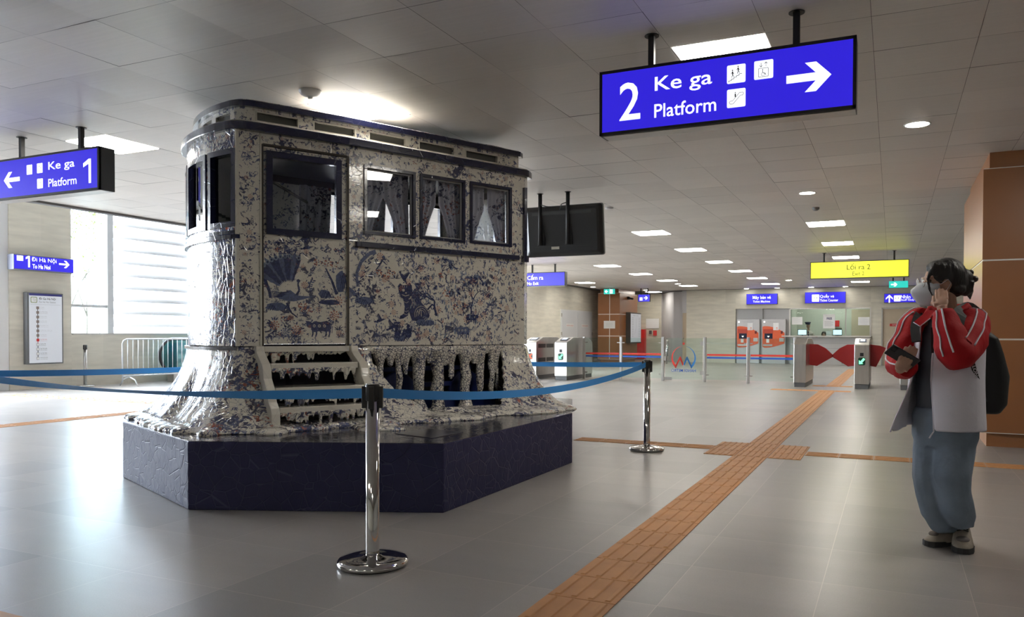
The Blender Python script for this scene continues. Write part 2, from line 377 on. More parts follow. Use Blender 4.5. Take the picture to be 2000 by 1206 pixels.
# white double door on the far left wall
g = MB(); g.box(-11.31, -11.27, 26.33, 29.57, 0, 2.08); o = struct(g.build('door_3', mk('white_door_frame', (.74, .75, .76), .4)))
for k, (a, b_) in enumerate(((26.39, 27.93), (27.97, 29.51))):
    g = MB(); g.box(-11.275, -11.255, a, b_, .01, 2.03); p = g.build('door_leaf', mk('white_door_leaf', (.70, .72, .75), .35), o)
    g = MB(); pl = Plane((-11.254, a+.38, 1.42), (0, 1, 0), (0, 0, 1)); pl.rect(g, 0, .75, 0, .13); pl.text(g, 'THIẾT BỊ ĐIỆN' if k else 'CẤM VÀO', .05, .035, .65, .06, mi=1, d=.003); g.build('notice_strip', [paper, red_ink], p)
g = MB()
for z in (.3, 1.1, 1.8): g.box(-11.27, -11.24, 26.33, 26.37, z, z+.13); g.box(-11.27, -11.24, 29.53, 29.57, z, z+.13)
g.build('hinge', steel, o)

# ------------------------------------------------------------------ windows, louvres and outside on the left
M_alu = mk('white_aluminium', (.6, .62, .64), .4)
g = MB()
g.box(XL-.16, XL-.08, 10.6, 10.63, 1.12, 5.2); g.box(XL-.18, XL-.06, 11.46, 11.60, 1.12, 5.2); g.box(XL-.16, XL-.08, 10.6, 11.5, 1.68, 1.74)
for y in (13.8, 16.4, 19.0, 21.6): g.box(XL-.18, XL-.06, y, y+.1, 1.12, 5.2)
w1 = struct(g.build('window_1', M_alu))
g = MB(); g.box(XL-.125, XL-.115, 10.62, 11.47, 1.12, 5.2); g.build('window_pane', glass, w1)
g = MB(); g.box(XL-.16, XL-.08, 2.2, 9, 1.0, 1.06)
for y in (2.2, 4.6, 7.0, 8.93): g.box(XL-.16, XL-.08, y, y+.07, 1.0, 3.6)
w2 = struct(g.build('window_2', M_alu))
M_louv = mk('white_louvre_blade', (.78, .79, .80), .5)
lv = thing('louvre_screen', (XL-.45, 13.8, .9), 'white horizontal louvre screen outside the window behind the crowd barrier', 'louvre')
for k in range(14):
    z = .98+.287*k; g = MB(); g.sm = True
    g.prism([(XL-.36, 11.6, z), (XL-.33, 11.6, z+.012), (XL-.50, 11.6, z+.24), (XL-.53, 11.6, z+.235)], (0, 12.2, 0)); g.build('louvre_blade', M_louv, lv)
g = MB()
for y in (11.6, 14.2, 16.8, 19.4): g = MB(); g.box(XL-.62, XL-.55, y, y+.06, -.12, 5.0); g.build('louvre_post', M_alu, lv)
# outside ground, a building and young trees
g = MB(); g.box(-60, XL-.35, -30, 60, -.4, -.12); struct(g.build('ground_outside', mk('pale_pavement', (.5, .5, .48), .8)))
g = MB(); g.box(-40, -34, 10, 30, -.2, 16); M_fac = mk('pale_facade', (.62, .66, .72), .7); bo = g.build('building', M_fac); tag(bo, 'pale building seen through the clear window pane', 'building')
for y in (12, 15, 18, 21, 24, 27):
    for z in (1.5, 4.7, 7.9, 11.1): g = MB(); g.box(-34.05, -33.95, y, y+1.4, z, z+1.7); g.build('window', mk('bluish_window', (.25, .35, .48), .2) if (y, z) == (12, 1.5) else bpy.data.materials['bluish_window'], bo)
M_leaf = mk('yellow_green_leaf', (.07, .11, .012), .6); M_bark = mk('grey_bark', (.05, .04, .032), .8)
def sapling(x, y, h, seed, label):
    r = random.Random(seed); t = thing('sapling', (x, y, -.12), label, 'tree', 'thin trees outside the window')
    g = MB(); lf = MB()
    def br(p, d, L, w, n):
        q = p+d*L; g.tube([p, p+d*L*.5+Vector((r.uniform(-.03, .03), r.uniform(-.03, .03), 0)), q], [w, w*.8, w*.6], 6)
        if n <= 3:
            for _ in range(9):
                c = p+d*L*r.random()+Vector((r.uniform(-.12, .12), r.uniform(-.12, .12), r.uniform(-.1, .1)))
                a = Vector((r.uniform(-1, 1), r.uniform(-1, 1), r.uniform(-1, 1))).normalized(); b_ = a.orthogonal().normalized(); s = r.uniform(.025, .05)
                lf.face([c-a*s, c+b_*s*.5, c+a*s, c-b_*s*.5])
        if n:
            for _ in range(2 if n > 1 else 3):
                br(q, (d+Vector((r.uniform(-.6, .6), r.uniform(-.6, .6), r.uniform(-.1, .5)))).normalized(), L*r.uniform(.6, .85), w*.6, n-1)
    br(Vector((x, y, -.12)), Vector((.05, 0, 1)).normalized(), h, .035, 5)
    g.build('trunk', M_bark, t); lf.build('leaves', M_leaf, t, norecalc=True)
sapling(-18.2, 12.1, 1.5, 3, 'thin sapling outside with fresh leaves, the one closer to the wall pier')
sapling(-19.6, 13.6, 1.7, 8, 'thin sapling outside with fresh leaves, the one closer to the louvres')

# ------------------------------------------------------------------ lamps
M_diff = mk('glowing_diffuser', (.9, .9, .9), .5, emit=(1, .95, .86), es=PANEL_E)
M_trim = mk('white_lamp_trim', (.7, .7, .7), .4)
def where(x, k):
    col = {-7: 'third lamp', -4: 'second lamp', -1: 'lamp', -10: 'partly added leftmost lamp', -9: 'corridor lamp', 2: 'added unseen rightmost lamp'}[round(x)]
    row = {-14: 'of the unseen row added behind the viewer as fill', 0: 'of the front row by the hanging signs', 14: 'just past the hanging monitor', 19: 'two rows before the fare gates', 24: 'right over the fare gates', 29: 'just behind the fare gates', 34: 'midway between gates and ticket counter', 39: 'nearest the ticket counter wall', 45: 'added to brighten the corridor behind the far orange pillar'}[k]
    return f'square ceiling light {row}, {col} line'
p0 = None
for x, k in lamps:
    cx, cy = x+0, YP0+(k+.5)*PP
    if p0 is None:
        p0 = t = thing('ceiling_light', (cx, cy, CZ-.004), where(x, k), 'ceiling light', 'square ceiling lights')
        g = MB(); g.box(cx-.298, cx+.298, cy-.298, cy+.298, CZ+.004, CZ+.011); g.build('housing', M_trim, t)
        g = MB(); g.box(cx-.285, cx+.285, cy-.285, cy+.285, CZ-.003, CZ+.003); g.build('diffuser', M_diff, t)
    else: dup(p0, (cx, cy, CZ-.004), where(x, k))
M_dl = mk('glowing_downlight', (.9, .9, .9), .5, emit=(1, .96, .88), es=DOWN_E)
d0 = None
for x, y, lb in ((.18, 7.5, 'round downlight in front of the orange pillar'), (-1.03, 10.53, 'round downlight before the yellow exit sign'), (-7.1, 27.3, 'round downlight above the glass door'),
                 (-3.2, 26.9, 'round downlight midway to the ticket machine sign'), (-.95, 26.6, 'round downlight just under the yellow sign'), (-5.31, 31.1, 'round downlight at the wall left of the ticket machine sign end'),
                 (-9.3, 30.6, 'round downlight washing the curved grey wall beyond the far pillar'), (-10.6, 27.9, 'round downlight added above the white double door to brighten the far left wall'), (-4.13, 31.1, 'round downlight at the wall between the two middle blue wall signs'), (-2.87, 31.1, 'round downlight at the wall over the ticket counter sign'), (-1.64, 31.1, 'round downlight at the wall over the counter sliding pane')):  # downlight over the double door is added to light the dim far-left wall
    if d0 is None:
        d0 = t = thing('downlight', (x, y, CZ-.006), lb, 'downlight', 'round recessed downlights')
        g = MB(); g.lathe([(.112, CZ-.005), (.112, CZ-.009), (.095, CZ-.008), (.095, CZ-.005)], (x, y, 0)); g.build('rim', M_trim, t)
        g = MB(); g.lathe([(.094, CZ-.004), (.094, CZ-.0065)], (x, y, 0)); g.build('lens', M_dl, t)
    else: dup(d0, (x, y, CZ-.006), lb)
g = MB(); g.lathe([(.085, 0), (.085, -.012), (.075, -.03), (.05, -.045), (.018, -.05), (.018, -.062), (.006, -.064)], (-4.07, 4.63, CZ)); tag(g.build('smoke_detector', M_trim), 'round white smoke detector on the ceiling before the tram roof light', 'smoke detector')
g = MB(); g.lathe([(.05, 0), (.05, -.03), (.03, -.05), (.012, -.055)], (-1.03, 11.75, CZ)); tag(g.build('smoke_detector', mk('grey_plastic', (.2, .2, .2), .5)), 'small dark detector on the ceiling behind the middle downlight', 'smoke detector')
g = MB(); g.lathe([(.06, 0), (.06, -.02), (.03, -.03)], (-3.78, 10.6, CZ)); tag(g.build('sprinkler_head', M_trim), 'small sprinkler plate beside the hanging monitor', 'sprinkler')
# ------------------------------------------------------------------ pillars
def pillar(name, x0, x1, y0, y1, seams_z, label, vx=None, cap=.06, j=.008):
    t = thing(name, ((x0+x1)/2, (y0+y1)/2, 0), label, 'pillar')
    g = MB(); zs = [.14]+seams_z+[CZ-.17]; xs = [x0]+([vx] if vx else [])+[x1]
    for a, b_ in zip(zs, zs[1:]):
        for c, d in zip(xs, xs[1:]): g.box(c+(j if c != x0 else 0), d-(j if d != x1 else 0), y0, y1, a+j, b_-j)
    g.build('cladding', M_orange, t, bevel=.002)
    g = MB(); g.box(x0+.006, x1-.006, y0+.004, y1-.004, .14, CZ-.17); g.build('joint_strip', mk('pale_joint_strip', (.8, .77, .72), .5), t)
    g = MB(); g.box(x0+cap, x1-cap, y0+cap, y1-cap, 0, .14); g.box(x0+cap, x1-cap, y0+cap, y1-cap, CZ-.17, CZ+.01); g.build('plinth_and_head', M_orange, t)
    return t
pillar('clad_pillar', .82, 2.1, 8.89, 11.15, [1.088, 1.885], 'orange panelled pillar behind the person in the red jacket')
pillar('clad_pillar', -10.88, -9.95, 29.2, 31.5, [1.08, 1.955], 'orange panelled pillar beyond the glass barrier with a paper notice', vx=-10.38, cap=.08, j=.014)
# ------------------------------------------------------------------ tactile paving
def tact(name, x0, x1, y0, y1, along, nbar, label):
    g = MB(); nx, ny = max(1, round((x1-x0)/.3)), max(1, round((y1-y0)/.3)); sx, sy = (x1-x0)/nx, (y1-y0)/ny
    for i in range(nx):
        for k in range(ny):
            a, b_ = x0+i*sx+.003, y0+k*sy+.003; w, h = sx-.006, sy-.006
            g.box(a, a+w, b_, b_+h, .0004, .004)
            for q in range(nbar):
                if along == 'y': c = a+w*(q+.5)/nbar; g.prism([(c-.014, b_+.012, .004), (c+.014, b_+.012, .004), (c+.009, b_+.018, .0085), (c-.009, b_+.018, .0085)], (0, h-.03, 0))
                else: c = b_+h*(q+.5)/nbar; g.prism([(a+.012, c+.014, .004), (a+.012, c-.014, .004), (a+.018, c-.009, .0085), (a+.018, c+.009, .0085)], (w-.03, 0, 0))
    return tag(g.build(name, M_tact), label, 'tactile paving')
tact('tactile_paving', -1.345, -1.035, -.9, 7.2, 'y', 4, 'long ochre tactile strip running from the front edge to the crossing')
tact('tactile_paving', -1.345, -1.035, 8.1, 16.3, 'y', 4, 'ochre tactile strip from the crossing to the fare gates')
tact('tactile_paving', -1.62, -.74, 7.2, 8.1, 'y', 5, 'square ribbed tactile crossing block in ochre')
tact('tactile_paving', -3.08, -1.62, 7.53, 7.78, 'x', 3, 'thin ochre tactile strip from the crossing block to the plinth corner')
tact('tactile_paving', -9.0, -6.5, 7.2, 7.45, 'x', 3, 'thin ochre tactile strip left of the plinth behind the blue belt')
tact('tactile_paving', -.74, 6.4, 7.5, 7.75, 'x', 3, 'thin ochre tactile strip from crossing block to the pillar side')
tact('tactile_paving', -1.345, -1.035, 18.2, 27.5, 'y', 4, 'ochre tactile strip beyond the fare gates')
tact('tactile_paving', -2.3, -.74, 16.3, 16.6, 'x', 3, 'short ochre tactile bar in front of the fare gates')
tact('tactile_paving', -1.62, -.78, 17.9, 18.2, 'x', 3, 'short ochre tactile bar between the fare gates')
tact('tactile_paving', -14.6, -9.7, 8.55, 8.85, 'x', 3, 'ochre tactile strip in the sunlight by the station board')
tact('tactile_paving', -9.9, -9.6, 2.5, 8.5, 'y', 4, 'ochre tactile strip in the sunlight leading toward the tram')
g = MB(); pts = [onZ(*q) for q in ((0, 1196), (50, 1209), (60, 1230), (-60, 1200))]; g.prism([Vector((p.x, p.y, .0005)) for p in pts], (0, 0, .004)); tag(g.build('tactile_paving', M_tact), 'corner of an ochre tactile tile at the front edge of the floor', 'tactile paving')
# ------------------------------------------------------------------ hanging and wall signs
def lightbox(name, x0, x1, y, z0, z1, dep, label, posts=(), face=sign_blue, fr=.018, cat='sign', group=None, backz=CZ):
    """box sign whose lit face looks towards -y"""
    t = thing(name, ((x0+x1)/2, y+dep/2, z0), label, cat, group)
    g = MB()
    g.box(x0, x1, y+.004, y+dep, z0, z1)
    for a, b_, c, d in ((x0, x1, z0, z0+fr), (x0, x1, z1-fr, z1), (x0, x0+fr, z0, z1), (x1-fr, x1, z0, z1)): g.box(a, b_, y-.004, y+.02, c, d)
    g.build('housing', black, t)
    if dep > .1: g = MB(); g.box(x0+.02, x1-.005, y+.015, y+dep-.01, z0-.004, z0+.002); g.build('under_plate', steel_sat, t)
    g = MB(); g.box(x0+fr, x1-fr, y-.001, y+.006, z0+fr, z1-fr); pn = g.build('lit_face', face, t)
    for px in posts:
        g = MB(); yy = y+dep/2; g.box(px-.018, px+.018, yy-.018, yy+.018, z1, backz); g.lathe([(.045, backz-.006), (.045, backz+.002)], (px, yy, 0), 20); g.build('hanger_post', black_matt, t)
    return t, pn, Plane((0, y-.001, 0), (1, 0, 0), (0, 0, 1))
def px_text(pl, g, s, box, Y, bold=0, mi=0):
    """box: pixel corners (left, top at left, right, bottom at left ...) measured on the photograph, turned into metres on the sign's plane"""
    l, t, r, b_ = box
    a = onY(l, b_, Y); c = onY(r, t, Y); d = onY(l, t, Y); e = onY(r, b_, Y)
    pl.text(g, s, a.x, a.z, c.x-a.x, d.z-a.z, bold, mi=mi)
    return a, c
def stairs_icon(pl, g, x, z, s, flip=1):
    P = lambda a, b_: (x+(a if flip > 0 else 1-a)*s, z+b_*s)
    pts = [(.1, .08), (.1, .16), (.24, .16), (.24, .24), (.38, .24), (.38, .32), (.52, .32), (.52, .40), (.66, .40), (.66, .48), (.82, .48), (.82, .40)]
    for (a, b_), (c, d) in zip(pts, pts[1:-1]): pl.line(g, *P(a, b_), *P(c, d), .028*s, .004, 1)
    for ox, oz in ((.3, .38), (.6, .56)):
        pl.disc(g, *P(ox, oz+.33), .035*s, .004, 1)
        pl.line(g, *P(ox, oz+.27), *P(ox+.01, oz+.1), .06*s, .004, 1); pl.line(g, *P(ox, oz+.24), *P(ox-.09, oz+.14), .025*s, .004, 1); pl.line(g, *P(ox, oz+.24), *P(ox+.09, oz+.12), .025*s, .004, 1)
        pl.line(g, *P(ox+.01, oz+.1), *P(ox-.04, oz-.06), .032*s, .004, 1); pl.line(g, *P(ox+.01, oz+.1), *P(ox+.08, oz-.02), .032*s, .004, 1)
def lift_icon(pl, g, x, z, s):
    for a, b_, c, d in ((.24, .12, .74, .12), (.24, .58, .74, .58), (.24, .12, .24, .58), (.74, .12, .74, .58), (.36, .66, .36, .88), (.62, .66, .62, .88)): pl.line(g, x+a*s, z+b_*s, x+c*s, z+d*s, .022*s, .004, 1)
    for cx, tip, dz in ((.36, .65, 1), (.62, .9, -1)):
        pl.line(g, x+cx*s, z+tip*s, x+(cx-.08)*s, z+(tip+dz*.1)*s, .025*s, .004, 1); pl.line(g, x+cx*s, z+tip*s, x+(cx+.08)*s, z+(tip+dz*.1)*s, .025*s, .004, 1)
    pl.arc(g, x+.47*s, z+.26*s, .1*s, .02*s, .02*s, 120, 400, .004, 1); pl.disc(g, x+.45*s, z+.5*s, .028*s, .004, 1)
    pl.line(g, x+.45*s, z+.46*s, x+.46*s, z+.32*s, .03*s, .004, 1); pl.line(g, x+.46*s, z+.32*s, x+.58*s, z+.3*s, .03*s, .004, 1); pl.line(g, x+.58*s, z+.3*s, x+.62*s, z+.2*s, .03*s, .004, 1)
def escal_icon(pl, g, x, z, s, flip=1):
    P = lambda a, b_: (x+(a if flip > 0 else 1-a)*s, z+b_*s)
    pts = [(.18, .2), (.34, .2), (.72, .62), (.84, .62), (.9, .7), (.86, .78), (.68, .78), (.3, .36), (.18, .36), (.12, .28), (.18, .2)]
    for (a, b_), (c, d) in zip(pts, pts[1:]): pl.line(g, *P(a, b_), *P(c, d), .022*s, .004, 1)
    pl.line(g, *P(.45, .56), *P(.45, .74), .07*s, .004, 1); pl.disc(g, *P(.45, .8), .03*s, .004, 1)
def arrow(pl, g, x0, x1, z, h, th, d=1, mi=0):
    """bold arrow pointing along +x (d=1) or -x"""
    L = x1-x0; X = lambda a: (x0+a if d > 0 else x1-a); hh = h/2; k = hh*.98
    pl.poly(g, [(X(0), z-th/2), (X(L-th*1.0), z-th/2), (X(L-th*1.0), z+th/2), (X(0), z+th/2)], mi=mi)
    pl.poly(g, [(X(L), z), (X(L-k), z+hh), (X(L-k-th*1.35), z+hh), (X(L-th*1.35), z)], mi=mi); pl.poly(g, [(X(L), z), (X(L-th*1.35), z), (X(L-k-th*1.35), z-hh), (X(L-k), z-hh)], mi=mi)
Y2 = 4.57
t, pn, pl = lightbox('hanging_sign', -1.697, -.195, Y2, 2.374, 2.774, .14, 'blue illuminated sign reading 2 Ke ga Platform with a white right arrow', (-1.38, -.52))
g = MB()
px_text(pl, g, '2', (1210, 164, 1251, 237), Y2, .008); px_text(pl, g, 'Ke ga', (1279, 151, 1391, 187), Y2, .008); px_text(pl, g, 'Platform', (1278, 204, 1399, 231), Y2, .008)
g.build('lettering', white_l, pn, norecalc=True)
for px_, py_, kind in ((1420, 165, 's'), (1473, 157, 'l'), (1420, 212, 'e')):
    g = MB(); a = onY(px_, py_, Y2); s = .107; pl.rect(g, a.x, a.x+s, a.z, a.z+s, .003, 0, r=.008)
    {'s': stairs_icon, 'l': lift_icon, 'e': escal_icon}[kind](pl, g, a.x, a.z, s)
    g.build('pictogram', [white_l, ink], pn, norecalc=True)
g = MB(); a = onY(1536, 158, Y2); b_ = onY(1624, 146, Y2); arrow(pl, g, a.x, b_.x, (a.z+b_.z)/2+.003, .165, .045)
g.build('arrow', white_l, pn, norecalc=True)
Y1 = 4.55
t, pn, pl = lightbox('hanging_sign', -7.91, -6.36, Y1, 2.385, 2.765, .15, 'blue illuminated sign reading Ke ga Platform 1 with a left arrow', (-6.70, -7.55))
g = MB()
a = onY(164, 357, Y1); c = onY(178, 312, Y1); x0_, x1_, z0_, z1_ = a.x, c.x, a.z-.01, c.z+.01; w_ = (x1_-x0_)
pl.poly(g, [(x1_-.032, z0_), (x1_, z0_), (x1_, z1_), (x1_-.032, z1_)]); pl.poly(g, [(x1_-.03, z1_), (x0_-.005, z1_-.035), (x0_-.005, z1_-.07), (x1_-.03, z1_-.042)])
px_text(pl, g, "Ke ga", (95, 317, 146, 337), Y1, .008); px_text(pl, g, 'Platform', (95, 350, 150, 366), Y1, .008)
g.build('lettering', white_l, pn, norecalc=True)
for px_, py_, kind in ((53, 342, 'l'), (73, 339, 's'), (73.5, 369, 'e')):
    g = MB(); a = onY(px_, py_, Y1); s = .085; pl.rect(g, a.x, a.x+s*.95, a.z, a.z+s*1.05, .003, 0, r=.006)
    if kind == 'l': lift_icon(pl, g, a.x, a.z, s)
    elif kind == 's': stairs_icon(pl, g, a.x, a.z, s, -1)
    else: escal_icon(pl, g, a.x, a.z, s, -1)
    g.build('pictogram', [white_l, ink], pn, norecalc=True)
g = MB(); a = onY(8, 353, Y1); b_ = onY(39, 350, Y1); arrow(pl, g, a.x, b_.x, (a.z+b_.z)/2, .15, .04, -1)
g.build('arrow', white_l, pn, norecalc=True)
YS = 18.4
t, pn, pl = lightbox('hanging_sign', -9.05, -7.765, YS, 2.394, 2.765, .14, 'blue illuminated No Exit sign hanging over the left fare gates', (-8.08, -8.74))
g = MB(); px_text(pl, g, 'Cấm ra', (1030, 537, 1061, 547.5), YS, .006); px_text(pl, g, 'No Exit', (1030, 551.5, 1052, 557.5), YS, .006)
c = onY(1018, 548, YS); pl.disc(g, c.x, c.z, .125, .002, 1, 28); pl.rect(g, c.x-.08, c.x+.08, c.z-.025, c.z+.025, .004, 0)
g.build('lettering', [white_l, mk('lit_red', (.6, .02, .02), .5, emit=(.85, .03, .03), es=.9)], pn, norecalc=True)
YY = 18.3
t, pn, pl = lightbox('hanging_sign', -1.71, .312, YY, 2.397, 2.776, .12, 'yellow illuminated exit 2 sign hanging over the right fare gates', (-1.42, .02), face=sign_yellow, fr=.014)
g = MB(); px_text(pl, g, 'Lối ra 2', (1654, 514.5, 1700, 527.5), YY, .002); px_text(pl, g, 'Exit 2', (1665, 531, 1688, 539), YY, .0); g.build('lettering', mk('grey_lettering', (.10, .11, .03), .6), pn, norecalc=True)
t['label'] = 'yellow illuminated exit 2 sign hanging over the right fare gates'
def wallsign(x0, x1, z0, z1, label, words, icon=None, arrow_px=None):
    t, pn, pl = lightbox('wall_sign', x0, x1, YB-.16, z0, z1, .16, label, fr=.008)
    g = MB()
    for s, bx, bo in words: px_text(pl, g, s, bx, YB-.16, bo)
    if icon:
        a = onY(icon[0], icon[1], YB-.16); b2 = onY(icon[2], icon[3], YB-.16); pl.rect(g, a.x, b2.x, b2.z, a.z, .003, 0, r=.02)
        w, h = b2.x-a.x, a.z-b2.z
        for fx in (.3, .68): pl.disc(g, a.x+fx*w, b2.z+.72*h, .04*w, .005, 1); pl.line(g, a.x+fx*w, b2.z+.66*h, a.x+fx*w, b2.z+.4*h, .09*w, .005, 1)
        pl.line(g, a.x+.5*w, b2.z+.15*h, a.x+.5*w, b2.z+.55*h, .03*w, .005, 1)
    if arrow_px:
        a = onY(*arrow_px, YB-.16); s = .2; pl.rect(g, a.x-.022, a.x+.022, a.z-.16, a.z+.06, .003)
        for q in (-1, 1): pl.poly(g, [(a.x, a.z+.14), (a.x+q*.12, a.z+.02), (a.x+q*.12, a.z-.04), (a.x, a.z+.07)], .003)
    g.build('lettering', [white_l, ink], pn, norecalc=True)
wallsign(-5.35, -4.15, 2.36, 2.775, 'blue illuminated Ticket Machine sign above the two ticket machines', [('Máy bán vé', (1470, 578.5, 1505.5, 586.5), .006), ('Ticket Machine', (1470.5, 587.5, 1504, 591.5), .004)])
wallsign(-3.12, -1.64, 2.37, 2.80, 'blue illuminated Ticket Counter sign above the office window', [('Quầy vé', (1601.5, 575, 1629, 583.5), .006), ('Ticket Counter', (1601.5, 584.5, 1637, 589.5), .004)], (1586, 576, 1600, 589.5))
wallsign(-.30, 1.2, 2.36, 2.69, 'blue illuminated Staff Only sign with an up arrow above the beige door', [('Nhân viên', (1759.5, 577, 1796, 583.5), .006), ('Staff Only', (1760, 584.5, 1786, 589), .004)], (1746, 577.5, 1759, 589), (1737, 583.5))
t, pn, pl = lightbox('hanging_sign', -9.28, -8.80, 29.5, 2.45, 2.74, .1, 'tiny blue toilet sign hanging beside the far orange pillar', (-9.18, -8.9), fr=.008)
g = MB(); pl.rect(g, -9.22, -9.1, 2.50, 2.62, .003, 0); arrow(pl, g, -9.05, -8.88, 2.6, .14, .035); g.build('lettering', white_l, pn, norecalc=True)
# green emergency sign on the far pillar
teal = mk('lit_teal_panel', (.0, .3, .25), .5, emit=(.03, .50, .42), es=1.0)
t, pn, pl = lightbox('emergency_exit_sign', -10.45, -9.98, 28.7, 2.73, 2.94, .05, 'small green running man exit sign by the far orange pillar head', (), face=teal, fr=.004)
g = MB(); arrow(pl, g, -10.41, -10.28, 2.84, .12, .03, -1); pl.rect(g, -10.2, -10.08, 2.76, 2.92, .003); pl.disc(g, -10.13, 2.89, .015, .005, 1); pl.line(g, -10.13, 2.87, -10.15, 2.82, .02, .005, 1); pl.line(g, -10.15, 2.82, -10.18, 2.78, .014, .005, 1); pl.line(g, -10.15, 2.82, -10.11, 2.79, .014, .005, 1)
g.build('pictogram', [white_l, teal], pn, norecalc=True)
g = MB(); g.box(-10.24, -10.2, 28.72, 28.74, 2.94, CZ); g.build('bracket', steel, t)
t, pn, pl = lightbox('emergency_exit_sign', -.10, .35, 21.5, 2.34, 2.52, .05, 'green exit sign peeking out under the yellow exit sign', (-.0, .25), face=teal, fr=.004)
g = MB(); arrow(pl, g, -.05, .1, 2.43, .1, .03, 1); g.build('pictogram', white_l, pn, norecalc=True)
# sign on the left pier facing +x
XS = XL+.2
t = thing('wall_sign', (XL+.1, 9.92, 2.38), 'blue To Ha Noi direction sign on the beige pier above the route board', 'sign')
g = MB(); g.box(XL, XS, 9.325, 10.515, 2.36, 2.655); g.build('housing', mk('grey_blue_housing', (.18, .19, .24), .45), t)
g = MB(); g.box(XS-.003, XS+.004, 9.335, 10.505, 2.375, 2.64); pn = g.build('lit_face', sign_blue, t)
pl = Plane((XS+.004, 0, 0), (0, 1, 0), (0, 0, 1)); g = MB()
def px_textX(s, l, t_, r, b_, bold):
    a = onX(l, b_, XS); d = onX(l, t_, XS); c = onX(r, t_, XS); pl.text(g, s, a.y, a.z, c.y-a.y, d.z-a.z, bold)
a = onX(50, 522, XS); c = onX(58, 500.5, XS); pl.rect(g, c.y-.035, c.y, a.z, c.z); pl.poly(g, [(c.y-.03, c.z), (a.y, c.z-.03), (a.y, c.z-.07), (c.y-.03, c.z-.04)]); px_textX('Đi Hà Nội', 61.5, 502, 110, 512.5, .004); px_textX('To Ha Noi', 63, 516, 98, 524.5, .02)
a = onX(32.5, 509, XS); pl.rect(g, a.y, a.y+.12, a.z, a.z+.10)
a = onX(115, 516, XS); arrow(pl, g, a.y, a.y+.22, a.z, .15, .035); g.build('lettering', white_l, pn, norecalc=True)
# station board
XBd = XL+.12
t = thing('route_board', (XL+.06, 9.97, .5), 'tall framed route board listing metro stations on the beige pier', 'information board')
g = MB(); g.box(XL, XBd, 9.62, 10.34, .50, 1.93); g.build('case', grey_paint, t)
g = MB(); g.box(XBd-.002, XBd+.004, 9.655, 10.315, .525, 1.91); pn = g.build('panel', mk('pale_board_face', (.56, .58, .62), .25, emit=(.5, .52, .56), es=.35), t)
pl = Plane((XBd+.004, 9.655, .525), (0, 1, 0), (0, 0, 1)); g = MB(); g.m(0)
pl.rect(g, 0, .66, 1.345, 1.385, .001, 3); pl.rect(g, .03, .16, 1.20, 1.32, .001, 4, r=.02); pl.rect(g, .045, .145, 1.215, 1.305, .002, 5, r=.015); pl.text(g, 'T3', .065, 1.235, .06, .05, .01, mi=1)
pl.text(g, 'Đi Ga Hà Nội', .2, 1.255, .33, .06, .01, mi=0); pl.text(g, 'For Ha Noi Station', .2, 1.205, .33, .035, 0, mi=1); pl.line(g, .03, 1.17, .63, 1.17, .003, .001, 1)
names_ = ['Nhổn', 'Minh Khai', 'Phú Diễn', 'Cầu Diễn', 'Lê Đức Thọ', 'Đại học Quốc Gia', 'Chùa Hà', 'Cầu Giấy', 'Kim Mã', 'Cát Linh', 'Văn Miếu', 'Ga Hà Nội']
for k, s in enumerate(names_):
    z = 1.10-.092*k; c = 4 if k < 7 else (2 if k == 7 else 1)
    if k < 11: pl.rect(g, .162, .174, z-.06, z-.025, .001, 2 if k == 7 else 0)
    pl.rect(g, .14, .196, z-.025, z+.03, .0015, 6 if k < 7 else (2 if k == 7 else 1), r=.01)
    if k > 7: pl.rect(g, .146, .19, z-.019, z+.024, .002, 5, r=.008)
    ww = .03+.013*len(s); ti = 2 if k == 7 else (0 if k > 7 else 7)
    pl.text(g, 'Ga '+s, .215, z+.006, ww, .022, .0, mi=ti); pl.text(g, s+' Station', .215, z-.02, ww*1.02, .014, 0, mi=ti)
g.build('printed_list', [ink, ink_grey, red_ink, mk('dark_blue_print', (.03, .03, .2), .5), mk('olive_print', (.3, .36, .2), .6), paper, mk('brown_print', (.25, .2, .18), .6), mk('faint_print', (.42, .42, .44), .6)], pn, norecalc=True)
# ------------------------------------------------------------------ hanging monitor (its back is towards us)
YT = 9.30
t = thing('hanging_monitor', (-3.93, YT, 2.16), 'black flat monitor seen from the back hanging on two poles', 'monitor')
mt = Matrix.Translation((-3.95, YT+.0, 2.485)) @ Matrix.Rotation(math.radians(7), 4, 'X')
g = MB(); hw, hh, r = .545, .325, .03
lp = []
for cx, cz, t0 in ((hw-r, -hh+r, -90), (hw-r, hh-r, 0), (-hw+r, hh-r, 90), (-hw+r, -hh+r, 180)):
    for k in range(5): a = math.radians(t0+22.5*k); lp.append((cx+r*math.cos(a), cz+r*math.sin(a)))
def ins(k, dx=0, dz=0): return [(x*(1-k/hw)+dx, z*(1-k/hh)+dz) for x, z in lp]
g.grid([[mt @ Vector((x, y, z)) for x, z in ins(k)] for y, k in ((.05, .02), (.03, .0), (.0, 0), (-.035, .03), (-.05, .06))], close=True, cap=True)
g.build('back_shell', black, t)
g = MB(); g.grid([[mt @ Vector((x, y, z)) for x, z in ins(k)] for y, k in ((.052, .0), (.052, -.008), (.022, -.008), (.022, 0))], close=True); g.build('bezel', mk('silver_grey_bezel', (.30, .31, .32), .35), t)
g = MB()
g.box(-.42, .42, -.056, -.048, .215, .25, mt); g.box(-.40, .40, -.056, -.046, -.2, -.195, mt)
g.build('vent_strip', mk('dark_grey_vent', (.03, .03, .03), .5), t)
g = MB(); g.box(-.16, -.05, -.058, -.049, -.235, -.2, mt); g.build('rating_plate', mk('beige_label', (.4, .36, .28), .5), t)
